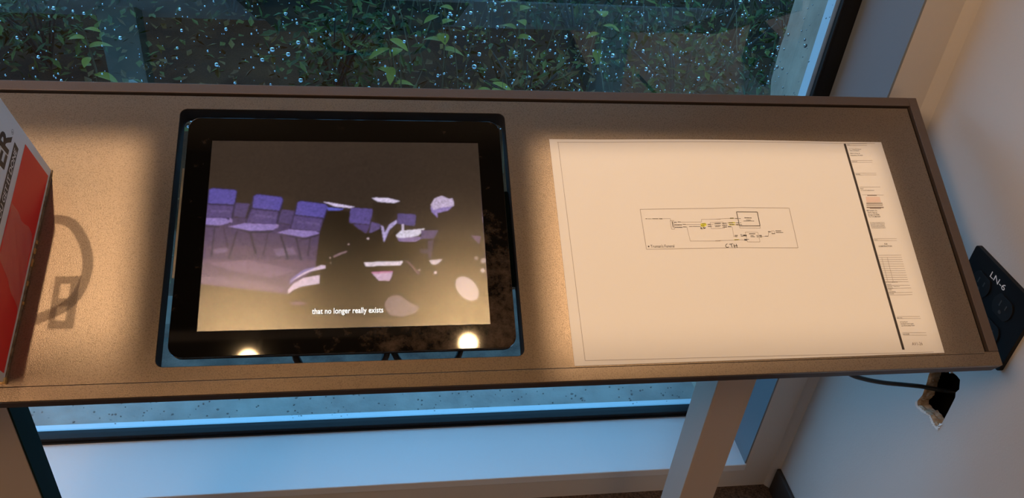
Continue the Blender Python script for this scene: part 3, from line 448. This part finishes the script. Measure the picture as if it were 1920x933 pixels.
# small pale lumps lying at the left
r7 = random.Random(17)
ico = [(0, 0, 1), (.9, 0, .4), (.28, .85, .4), (-.72, .53, .4), (-.72, -.53, .4), (.28, -.85, .4), (.72, .53, -.4), (-.28, .85, -.4), (-.9, 0, -.4), (-.28, -.85, -.4), (.72, -.53, -.4), (0, 0, -.7)]
icf = [(0, 1, 2), (0, 2, 3), (0, 3, 4), (0, 4, 5), (0, 5, 1), (1, 6, 2), (2, 7, 3), (3, 8, 4), (4, 9, 5), (5, 10, 1), (6, 7, 2), (7, 8, 3), (8, 9, 4), (9, 10, 5), (10, 6, 1), (11, 7, 6), (11, 8, 7), (11, 9, 8), (11, 10, 9), (11, 6, 10)]
for k in range(12):
    x = -1.78+r7.gauss(0, .26); y = 2.35+r7.gauss(0, .22); s = r7.uniform(.012, .034); z = hgt(x, y)+.04
    so_ = build('pale_lump', MB().add([(x+q[0]*s*r7.uniform(.8, 1.3), y+q[1]*s*r7.uniform(.8, 1.2), z+q[2]*s*.6) for q in ico], icf), M['lump'])
    tag(so_, 'pale stone lying outside behind the carton', 'lump', 'pale lumps at the left outside')

# ---------------------------------------------------------------- the sloping display desk
D = 0.365; XE = -1.474
CUT = rrect(-0.9223, 0.0288, -0.5527, 0.3310, 0.008)
GAPV0, GAPV1, GX0, GX1 = 0.3480, 0.3522, -0.0178, -0.0122
desk = thing('display_desk', (-0.737, 0.12, 0.0), 'long sloping bronze display desk in front of the rainy window', 'desk')
base_b = build('base_board', MB().slab(rect(XE, 0, 0, D), -0.021, -0.0062, W, holes=[CUT]), M['dark_rim'], desk)
build('top_panel', MB().slab(rect(XE+.018, 0.0146, GX0, GAPV0), -0.006, 0.0, W, holes=[CUT]), M['top'], desk)
build('front_rim', MB().slab([(XE, 0), (0, 0), (0, 0.0166), (GX0, 0.0166), (GX0, 0.0143), (XE, 0.0143)], -0.0062, 0.0, W), M['top'], desk, bevel=.0006)
build('right_rim', MB().slab(rect(GX1, 0.0168, 0, D), -0.0062, 0.0004, W), M['rim'], desk, bevel=.0006)
build('back_rim', MB().slab(rect(XE, GAPV1, GX1-.0002, D), -0.0062, 0.0004, W), M['rim'], desk, bevel=.0006)
build('left_rim', MB().slab(rect(XE, 0.0146, XE+.0125, GAPV1), -0.0062, 0.0004, W), M['rim'], desk, bevel=.0006)
build('slot_liner', MB().slab([(XE+.012, GAPV0-.001), (GX0-.0002, GAPV0-.001), (GX0-.0002, .0168), (GX1+.0002, .0168), (GX1+.0002, GAPV1+.0002), (XE+.012, GAPV1+.0002)], -0.00615, -0.0055, W), M['liner'], desk)
build('under_pan', MB().slab(rect(-1.43, 0.004, -0.122, 0.352), -0.0235, -0.0211, W, holes=[CUT]), M['pan'], desk)
def under(y): return Z0 + y*math.tan(AL) - 0.0236/CA
def leg(x0, x1, y0, y1):
    return MB().add([(x0, y0, 0.012), (x1, y0, 0.012), (x1, y1, 0.012), (x0, y1, 0.012), (x0, y0, under(y0)), (x1, y0, under(y0)), (x1, y1, under(y1)), (x0, y1, under(y1))],
                    [(0, 3, 2, 1), (4, 5, 6, 7), (0, 1, 5, 4), (1, 2, 6, 5), (2, 3, 7, 6), (3, 0, 4, 7)])
l1 = build('leg', leg(-0.281, -0.229, 0.10, 0.152), M['leg'], desk, bevel=.001)
build('foot_plate', MB().box((-0.31, 0.07, 0.0), (-0.20, 0.18, 0.012)), M['dark_rim'], l1)
l2 = build('leg', leg(-1.175, -1.1115, 0.10, 0.137), M['leg'], desk, bevel=.001)
build('dark_side_strip', leg(-1.111, -1.109, 0.1005, 0.137), M['leg_dark'], l2)  # separate near-black green strip on the leg's right face
build('foot_plate', MB().box((-1.19, 0.07, 0.0), (-1.09, 0.18, 0.012)), M['dark_rim'], l2)

build('cutout_dark_ring', MB().slab(CUT, -0.0236, -0.0008, W, holes=[rrect(-0.9218, 0.0293, -0.5532, 0.3305, 0.0075)]), M['liner'], desk)  # black ring added to darken the inner walls of the cut-out

# ---------------------------------------------------------------- the monitor in the cut-out
G0, G1, H0, H1 = -0.9116, -0.5606, 0.0385, 0.3190
SX, SV, SW, SH = -0.88511, 0.06521, 0.29795, 0.22434
mon = thing('touch_monitor', W(-0.736, 0.18, -0.05), 'black glass touch monitor playing a film, sunk into the desk', 'monitor')
BEZEL_DIRT = tuple(W(-0.585, 0.05, 0) - Vector(mon.location))
build('bezel_glass', MB().slab(rrect(G0, H0, G1, H1, .013), -0.0045, 0.0005, W, holes=[rect(SX, SV, SX+SW, SV+SH)]), bezel_mat(), mon, bevel=.0006)
build('housing', MB().slab(rrect(G0+.001, H0+.001, G1-.001, H1-.001, .012), -0.011, -0.0047, W), M['black'], mon, bevel=.001)
build('rear_case', MB().slab(rrect(G0+.03, H0+.04, G1-.03, H1-.03, .012), -0.050, -0.0112, W), M['black'], mon)
br = M['steel']
build('mounting_bracket', MB().slab(rect(-0.9175, .130, -.9150, .262), -0.016, -0.0145, W), br, mon)
build('mounting_bracket', MB().slab(rect(-0.5602, .115, -.5535, .235), -0.020, -0.0185, W), M['leg_dark'], mon)
# picture: colours of the film frame laid on a fine grid of points
NX, NY = 500, 376
gu, gw = np.meshgrid((np.arange(NX)+.5)/NX*1000, (np.arange(NY)+.5)/NY*1000)
img = np.zeros((NY, NX, 3)); img[:] = (0.036, 0.024, 0.018)
def inside(pts):
    r = np.zeros(gu.shape, bool); m = len(pts)
    for i in range(m):
        (x1, y1), (x2, y2) = pts[i], pts[(i+1) % m]
        if y1 == y2: continue
        r ^= ((y1 > gw) != (y2 > gw)) & (gu < (x2-x1)*(gw-y1)/(y2-y1)+x1)
    return r
def blur(a, k):
    for ax in (0, 1):
        for _ in range(k): a = (np.roll(a, 1, ax)+2*a+np.roll(a, -1, ax))/4
    return a
for col, pts in SCREEN:
    img[inside(pts)] = col
img = blur(img, 2)
grain = blur(rng.normal(0, 1, (NY, NX)), 3); img *= (1+grain*.35)[:, :, None].clip(.4, 1.8)
def scr(u, w, h=0.0): return W(SX+SW*u/1000, SV+SH*w/1000, h)
us = np.arange(NX+1)/NX*1000; ws = np.arange(NY+1)/NY*1000
uu, wv = np.meshgrid(us, ws); xx = SX+SW*uu/1000; vv = SV+SH*wv/1000; ml = mon.location
co = np.stack([xx-ml.x, vv*CA-ml.y, vv*SA+Z0-ml.z], -1).reshape(-1, 3)
hh = -0.0004; co[:, 1] -= hh*SA; co[:, 2] += hh*CA
idx = np.arange((NX+1)*(NY+1)).reshape(NY+1, NX+1)
quads = np.stack([idx[:-1, :-1], idx[:-1, 1:], idx[1:, 1:], idx[1:, :-1]], -1).reshape(-1, 4)
me = bpy.data.meshes.new('screen'); me.vertices.add(len(co)); me.vertices.foreach_set('co', co.ravel())
me.loops.add(quads.size); me.loops.foreach_set('vertex_index', quads.ravel().astype(np.int32)); me.polygons.add(len(quads))
me.polygons.foreach_set('loop_start', np.arange(0, quads.size, 4, dtype=np.int32)); me.update(calc_edges=True)
ca = me.color_attributes.new('picture', 'FLOAT_COLOR', 'POINT')
full = np.ones((NY+1, NX+1, 4), np.float32); full[:NY, :NX, :3] = img; full[NY, :NX, :3] = img[-1]; full[:, NX, :3] = full[:, NX-1, :3]
ca.data.foreach_set('color', full.ravel()); me.materials.append(screen_mat())
so = bpy.data.objects.new('screen', me); C.objects.link(so); so.parent = mon
so['label'] = 'lit screen with rows of purple chairs and people in white caps'
sub = mat('subtitle_white', (0, 0, 0), 0.5, emit=((1, 0.97, 0.95), 1.2))
mbt = text_mesh('that no longer really exists', 33, lambda a, b: (a, b)+(0,), bold=.35); tw = max(q[0] for q in mbt.v)
mbt.v = [tuple(scr(378+q[0]/tw*245, 71+q[1]*1.18, 0.0003)) for q in mbt.v]
s_o = build('subtitle_text', mbt, sub, so, fix=False); s_o['label'] = 'white subtitle reading that no longer really exists'

# loose leads hanging under the monitor, glimpsed through the gap
def sag(pts, k=6):                          # smooth a polyline (Catmull-Rom)
    pts = [Vector(q) for q in pts]; P = [pts[0]*2-pts[1]]+pts+[pts[-1]*2-pts[-2]]; out = []
    for i in range(1, len(P)-2):
        for j in range(k):
            t = j/k; a, b, c, d = P[i-1], P[i], P[i+1], P[i+2]
            out.append(.5*((2*b)+(c-a)*t+(2*a-5*b+4*c-d)*t*t+(3*b-a-3*c+d)*t**3))
    return out+[pts[-1]]
for nm, pts, r, lb in [('video_lead', [W(-.80, .10, -.052), W(-.79, .05, -.075), W(-.745, .034, -.082), W(-.70, .05, -.08), W(-.69, .12, -.052)], .0042, 'thick black lead looping under the monitor, left of the other'),
                       ('power_lead', [W(-.70, .11, -.052), W(-.685, .055, -.075), W(-.65, .036, -.08), W(-.615, .055, -.075), W(-.60, .13, -.052)], .0036, 'thin black lead looping under the monitor near its right corner')]:
    tag(build(nm, MB().tube(sag(pts), r, 8), M['cable'], smooth=True), lb, 'cable')

# ---------------------------------------------------------------- the drawing sheet
PW, PH = 0.4318, 0.2794; PX, PV, PT = -0.50085, 0.01599, 0.00176
def bulge(a, b):                            # millimetres on the sheet -> gentle lift of the paper
    u, w = a/431.8, b/279.4
    return .0005 + .0022*max(0, math.sin(math.pi*(u-.15)*1.4))*(w**2)*(u > .15) + .0016*math.sin(math.pi*w)*max(0, u-.55)*2 + .0006*math.sin(5*u)*math.sin(4*w)**2
def sheet(a, b, lift=0.0):
    x, y = a/1000, b/1000
    return W(PX+x*math.cos(PT)-y*math.sin(PT), PV+x*math.sin(PT)+y*math.cos(PT), max(.0004, bulge(a, b))+lift)
sh = thing('drawing_sheet', sheet(216, 140), 'large white sheet with a small wiring diagram lying on the desk', 'paper')
nu, nw = 54, 36; vs = [sheet(431.8*i/nu, 279.4*j/nw) for j in range(nw+1) for i in range(nu+1)]; k0 = len(vs)
vs += [q-Vector((0, -SA, CA))*.0002 for q in vs]
fs = [(j*(nu+1)+i, j*(nu+1)+i+1, (j+1)*(nu+1)+i+1, (j+1)*(nu+1)+i) for j in range(nw) for i in range(nu)]
fs += [tuple(k0+q for q in f[::-1]) for f in fs]
bd = [i for i in range(nu+1)]+[j*(nu+1)+nu for j in range(1, nw+1)]+[nw*(nu+1)+i for i in range(nu-1, -1, -1)]+[j*(nu+1) for j in range(nw-1, 0, -1)]
fs += [(bd[i], k0+bd[i], k0+bd[(i+1) % len(bd)], bd[(i+1) % len(bd)]) for i in range(len(bd))]
po = build('sheet', MB().add(vs, fs), M['paper'], sh, smooth=False)
LIFT = .00022
def strokes(lines, grow=1.0, lift=LIFT):
    mb = MB()
    for w, pts in lines:
        w = w*grow
        for (x1, y1), (x2, y2) in zip(pts, pts[1:]):
            d = math.hypot(x2-x1, y2-y1)
            if d < .01: continue
            m = max(1, int(d/7)); nx_, ny_ = -(y2-y1)/d*w/2, (x2-x1)/d*w/2; vs = []
            for i in range(m+1):
                a, b = x1+(x2-x1)*i/m, y1+(y2-y1)*i/m
                vs += [sheet(a+nx_, b+ny_, lift), sheet(a-nx_, b-ny_, lift)]
            mb.add(vs, [(2*i, 2*i+1, 2*i+3, 2*i+2) for i in range(m)])
    return mb
for pts in HL: build('highlighter_mark', MB().add([sheet(a, b, LIFT*.6) for a, b in pts], [tuple(range(len(pts)))]), M['highlight'], sh, fix=False)['label'] = 'yellow highlighter dab'
thin = [q for q in INK if q[0] < .5]; thick = [q for q in INK if q[0] >= .5]
build('diagram_lines', strokes(thin, .95), M['ink_soft'], sh, fix=False)['kind'] = 'stuff'
dash = []                                   # tiny unreadable captions, as broken strokes
r5 = random.Random(5)
for w, pts in thick:
    if w <= 1.0: dash.append([w*.8, pts]); continue
    (x1, y1), (x2, y2) = pts[0], pts[-1]; d = math.hypot(x2-x1, y2-y1); t = 0
    while t < d:
        s = min(r5.uniform(.5, 1.1), d-t); a, b = t/d, (t+s)/d
        dash.append([w*.42, [[x1+(x2-x1)*a, y1+(y2-y1)*a], [x1+(x2-x1)*b, y1+(y2-y1)*b]]]); t += s+r5.uniform(.08, .25)
build('diagram_captions', strokes(dash, 1.0, LIFT*1.3), M['ink'], sh, fix=False)['kind'] = 'stuff'
for nm, q in (('handwritten letters CTH', HAND[:6]), ('small handwritten letters under the yellow mark', HAND[6:])):
    o = build('handwriting', strokes(q, 1.0, LIFT*1.4), M['ink'], sh, fix=False); o['label'] = nm; o['kind'] = 'stuff'
def words(name, txt, x, y, size, m, sx=1.0, bold=0.0, lab=None):
    o = build(name, text_mesh(txt, size, lambda a, b: sheet(x+a, y+b, LIFT*1.2), sx=sx, bold=bold), m, sh, fix=False)
    if lab: o['label'] = lab
mb = text_mesh("Truman's Funeral", 5.2, lambda a, b: (a, b, 0)); tw = max(q[0] for q in mb.v)
mb.v = [tuple(sheet(103.9+q[0]/tw*28.3, 135.4+q[1], LIFT*1.2)) for q in mb.v]
build('diagram_title', mb, M['ink'], sh, fix=False)['label'] = "printed caption Truman's Funeral"
build('bullet', MB().add([sheet(101.6+.95*math.cos(k), 137+.95*math.sin(k), LIFT*1.2) for k in [i*math.pi/5 for i in range(10)]], [tuple(range(10))]), M['ink'], sh, fix=False)
build('title_bar', strokes([[3.0, [[380.6, 276.4], [380.6, 235], [380.6, 184], [380.8, 130], [381.2, 85], [382.0, 5.3]]]]), M['bar'], sh, fix=False)['label'] = 'thick dark vertical bar of the title block'
build('title_block_lines', strokes(TB), M['ink_soft'], sh, fix=False)['kind'] = 'stuff'
build('title_block_logo', MB().add([sheet(a, b, LIFT) for a, b in PINK], [(0, 1, 2, 3)]), M['pink'], sh, fix=False)
mb = MB()
for t, (x, y), s in TT:
    if t == 'AV1-26': continue
    sub_mb = text_mesh(t, max(1.5, s*1.25), lambda a, b: sheet(x+a*.8, y+b, LIFT*1.2)); mb.add(sub_mb.v, sub_mb.f)
build('title_block_text', mb, M['ink'], sh, fix=False)['kind'] = 'stuff'
t, (x, y), s = [q for q in TT if q[0] == 'AV1-26'][0]
words('sheet_number', t, x, y, s*1.3, M['ink_soft'], .85, lab='sheet number AV1-26')

# ---------------------------------------------------------------- the carton standing at the left end
BO = Vector((-1.046, .25)); BD = (Vector((-1.056, .018))-BO).normalized(); BN = Vector((-BD.y, BD.x))     # forward along the face, outwards from it
if BN.x < 0: BN = -BN
def bxf(s, o, h): q = BO+BD*s+BN*o; return W(q.x, q.y, h)
BL, BW_, BH = .2322, .13, .30
bx = thing('carton', bxf(.116, -.065, 0), 'white and red printed carton standing at the left end of the desk', 'box')
build('body', MB().box((0, -BW_, .0006), (BL, 0, BH), bxf), M['box_white'], bx, bevel=.0012)
f_ = lambda s, h, o=.00015: bxf(s/1000, o, h/1000)
build('red_panel', MB().add([f_(10, 6.5), f_(10, 70), f_(224, 70), f_(224, 6.5)], [(0, 1, 2, 3)]), M['box_red'], bx, fix=False)['label'] = 'plain red printed panel'
build('ribbon', MB().add([f_(20.5, 91), f_(22.2, 80.5), f_(200, 80.5), f_(200, 91)], [(0, 1, 2, 3)]), M['box_black'], bx, fix=False)['label'] = 'black strip behind white slogan'
mb = text_mesh('YOU GET IT DONE', 9.3, lambda a, b: (a, b, 0), shear=.18, bold=.12); tw = max(q[0] for q in mb.v)
mb.v = [tuple(f_(25.5+(tw-q[0]), 82.4+q[1], .0003)) for q in mb.v]
build('slogan', mb, M['box_white'], bx, fix=False)['label'] = 'white slogan reading GET IT DONE'
mb = text_mesh('ER', 31, lambda a, b: (a, b, 0), bold=.9); tw = max(q[0] for q in mb.v)
mb.v = [tuple(f_(19+(tw-q[0])*1.05, 98.4+q[1], .0003)) for q in mb.v]
build('brand_letters', mb, M['box_black'], bx, fix=False)['label'] = 'large black letters ER'
mb = text_mesh('R', 3.4, lambda a, b: (14.6-a+1.2, 98.3+b, 0)).v and text_mesh('R', 3.4, lambda a, b: f_(16.0-a, 98.4+b, .0003))
cc = [(14.8+2.5*math.cos(i*math.pi/10), 99.6+2.5*math.sin(i*math.pi/10)) for i in range(20)]; ci = [(14.8+2.15*math.cos(i*math.pi/10), 99.6+2.15*math.sin(i*math.pi/10)) for i in range(20)]
mb.add([f_(*q, .0003) for q in cc]+[f_(*q, .0003) for q in ci], [(i, (i+1) % 20, 20+(i+1) % 20, 20+i) for i in range(20)])
build('registered_mark', mb, M['box_black'], bx, fix=False)
# crumpled torn clear film stuck over the red panel
vs = []; r6 = random.Random(8)
for j in range(9):
    for i in range(9):
        a, b = i/8, j/8
        s = (76+6.5*b)*(1-a)+(132+33*b)*a + r6.uniform(-2, 2); h = (71-57*b)*(1-a)+(70-63*b)*a
        vs.append(f_(s, h, .0006+abs(math.sin(i*1.9+j*.8))*.0013))
build('torn_film', MB().add(vs, [(j*9+i, j*9+i+1, (j+1)*9+i+1, (j+1)*9+i) for j in range(8) for i in range(8)]), film_mat(), bx, fix=False)['label'] = 'crumpled clear film stuck over the red panel'
mb = MB().box((.0, -.0002, .0), (BL-.004, .0011, .0026), bxf)
build('worn_bottom_edge', mb, M['card'], bx)['label'] = 'brown scuffed cardboard along the bottom edge'
M['tape'] = mat('glossy_brown_tape', (.75, .5, .2), .15, metal=.6)
for s, w in ((.083, .004), (.092, .006), (.104, .008), (.128, .005), (.150, .003)): build('tape_scrap', MB().box((s, .0010, .0006), (s+w, .0022, .0030), bxf), M['tape'], bx)
mb2 = MB().box((BL-.005, -.004, .0), (BL+.001, .0015, .004), bxf)
build('tape_corner', mb2, M['tape'], bx)['label'] = 'shiny tape folded over the front bottom corner'
M['handle'] = film_mat(); M['handle'].name = 'shadow_thinning_plastic'; M['handle'].node_tree.nodes['Mix Shader'].inputs[0].default_value = 0.3  # see-through finish added only to thin the loop's cast shadow
# carry handle that folds out over the right side of the top (throws the loop shadow)
arc = [W(-1.052, .262, BH+.004), W(-1.035, .258, BH+.005), W(-1.022, .240, BH+.006), W(-1.016, .218, BH+.006), W(-1.019, .196, BH+.006), W(-1.030, .180, BH+.005), W(-1.052, .168, BH+.004)]
ho = build('carry_handle', MB().tube(sag(arc), .0045, 8), M['handle'], bx, smooth=True)
cl = [rect(-1.040, .160, -1.020, .206), rect(-1.035, .166, -1.027, .180), rect(-1.035, .186, -1.027, .200)]
build('clasp', MB().slab(cl[0], BH-.002, BH+.002, W, holes=[c[::-1] for c in cl[1:]]), M['handle'], ho)

# ---------------------------------------------------------------- black outlet plate on the right wall
wp = thing('outlet_plate', (XW, .1087, .629), 'black four socket outlet plate marked LN-6 on the right wall', 'outlet')
fx = lambda a, b, t: Vector((XW-t, a, b))
build('plate', MB().slab(rrect(.0474, .629, .1700, .7352, .004, 4), 0.0, 0.006, fx), M['plate'], wp, bevel=.0016)
for yc in (.0875, .1335):
    for zc in (.6995, .6605):
        a = [(yc+.0172*math.cos(t), zc+max(-.0138, min(.0138, .0172*math.sin(t)))) for t in [k*2*math.pi/28 for k in range(28)]]
        rc = build('receptacle', MB().slab(a, .0055, .0078, fx), M['socket'], wp, bevel=.0007)
        build('slot', MB().box((XW-.0081, yc+.0045, zc-.001), (XW-.0076, yc+.0062, zc+.007)), M['slot'], rc)
        build('slot', MB().box((XW-.0081, yc-.0062, zc), (XW-.0076, yc-.0045, zc+.0065)), M['slot'], rc)
        build('ground_hole', MB().slab([(yc+.0025*math.cos(k), zc-.007+.0025*math.sin(k)) for k in [i*math.pi/5 for i in range(10)]], .0076, .0081, fx), M['slot'], rc)
mb = text_mesh('LN-6', 11.5, lambda a, b: (a, b, 0), bold=.03); tw = max(q[0] for q in mb.v)
mb.v = [(XW-.0063, .1290-q[0]/tw*.0305, .7165+q[1]/1000) for q in mb.v]
build('lettering', mb, M['plate_ink'], wp, fix=False)['label'] = 'white lettering LN-6'

# ---------------------------------------------------------------- black lead from the hole in the wall to the desk
pts = [(-.20, .150, .640), (-.13, .142, .578), (-.0709, .14, .5399), (-.0432, .14, .5275), (-.0108, .14, .5185), (.02, .14, .5132), (.05, .138, .5098), (.0674, .134, .5085), (.10, .118, .515), (.115, .10, .54)]
tag(build('wall_lead', MB().tube(sag(pts), .0032, 10), M['cable'], smooth=True), 'black power lead running from the broken wall hole to the desk', 'cable')

# ---------------------------------------------------------------- two framing spotlights on a ceiling track
tr = tag(build('light_track', MB().box((-1.6, -.335, 2.92), (0.0, -.300, 2.95)), M['lamp_body']), 'slim white lighting track on the ceiling over the desk', 'light track')
def spotlight(pos, corners, power, label, soft, spill):
    P0 = Vector(pos); ctr = sum(corners, Vector())/4; fwd = (ctr-P0).normalized()
    zx = -fwd; xa = Vector((1, 0, 0)); xa = (xa-zx*xa.dot(zx)).normalized(); ya = zx.cross(xa); Rm = Matrix((xa, ya, zx)).transposed()
    t = thing('track_spotlight', (P0.x, P0.y, 2.55), label, 'spotlight', 'framing spotlights over the desk')
    Mx = Matrix.Translation(P0) @ Rm.to_4x4()
    build('housing', MB().lathe([(.036, -.004), (.040, .0), (.040, .11), (.030, .13), (.0, .131)], Mx, 24), M['lamp_body'], t, smooth=False)
    build('stem', MB().tube([Mx @ Vector((0, 0, .128)), (P0.x, -.317, 2.925)], .007, 8), M['lamp_body'], t)
    build('lens', MB().lathe([(.0, -.0052), (.031, -.0050), (.031, -.0045), (.0, -.0043)], Mx, 24), M['lens'], t)
    l = bpy.data.lights.new('spot_beam', 'SPOT'); l.energy = power; l.color = (1.0, 0.69, 0.42); l.shadow_soft_size = .006; l.spot_size = math.radians(60); l.spot_blend = .1; l.use_nodes = True
    nt = l.node_tree; L = nt.links.new; em = nt.nodes['Emission']; tc = node(nt, 'ShaderNodeTexCoord'); sp = node(nt, 'ShaderNodeSeparateXYZ'); L(tc.outputs['Normal'], sp.inputs[0])
    loc = [Rm.transposed() @ (c-P0) for c in corners]; aa = sorted(q.x/-q.z for q in loc); bb = sorted(q.y/-q.z for q in loc)
    lim = ((aa[0]+aa[1])/2, (aa[2]+aa[3])/2, (bb[0]+bb[1])/2, (bb[2]+bb[3])/2)
    ab = node(nt, 'ShaderNodeMath', operation='ABSOLUTE'); L(sp.outputs['Z'], ab.inputs[0]); prev = None
    for ax, lo, hi in (('X', lim[0], lim[1]), ('Y', lim[2], lim[3])):       # the four framing shutters
        dv = node(nt, 'ShaderNodeMath', operation='DIVIDE'); L(sp.outputs[ax], dv.inputs[0]); L(ab.outputs[0], dv.inputs[1])
        for a, b in ((lo-(soft if ax == 'X' else soft*2.6), lo+(soft if ax == 'X' else soft*1.2)), (hi+soft, hi-soft)):
            mr = node(nt, 'ShaderNodeMapRange', interpolation_type='SMOOTHSTEP')
            if a < b: mr.inputs[1].default_value, mr.inputs[2].default_value, mr.inputs[3].default_value, mr.inputs[4].default_value = a, b, 0, 1
            else: mr.inputs[1].default_value, mr.inputs[2].default_value, mr.inputs[3].default_value, mr.inputs[4].default_value = b, a, 1, 0
            L(dv.outputs[0], mr.inputs[0])
            if prev is None: prev = mr.outputs[0]
            else:
                mu = node(nt, 'ShaderNodeMath', operation='MULTIPLY'); L(prev, mu.inputs[0]); L(mr.outputs[0], mu.inputs[1]); prev = mu.outputs[0]
    ad = node(nt, 'ShaderNodeMath', operation='ADD'); ad.inputs[1].default_value = spill; L(prev, ad.inputs[0]); L(ad.outputs[0], em.inputs['Strength'])
    o = bpy.data.objects.new('spot_beam', l); C.objects.link(o); o.matrix_world = Matrix.Translation(P0+fwd*.006) @ Rm.to_4x4()
    return t
def quad(x0, x1, v0, v1): return [W(x0, v0, 0), W(x1, v0, 0), W(x0, v1, 0), W(x1, v1, 0)]
spotlight((-.407, -.309, 1.9+Z0), quad(-.520, -.066, .035, .292), 102, 'white track spotlight aimed at the drawing sheet', .013, .006)
spotlight((-1.111, -.342, 1.9+Z0), quad(-1.40, -.955, .060, .292), 105, 'white track spotlight aimed at the carton end of the desk', .013, .006)
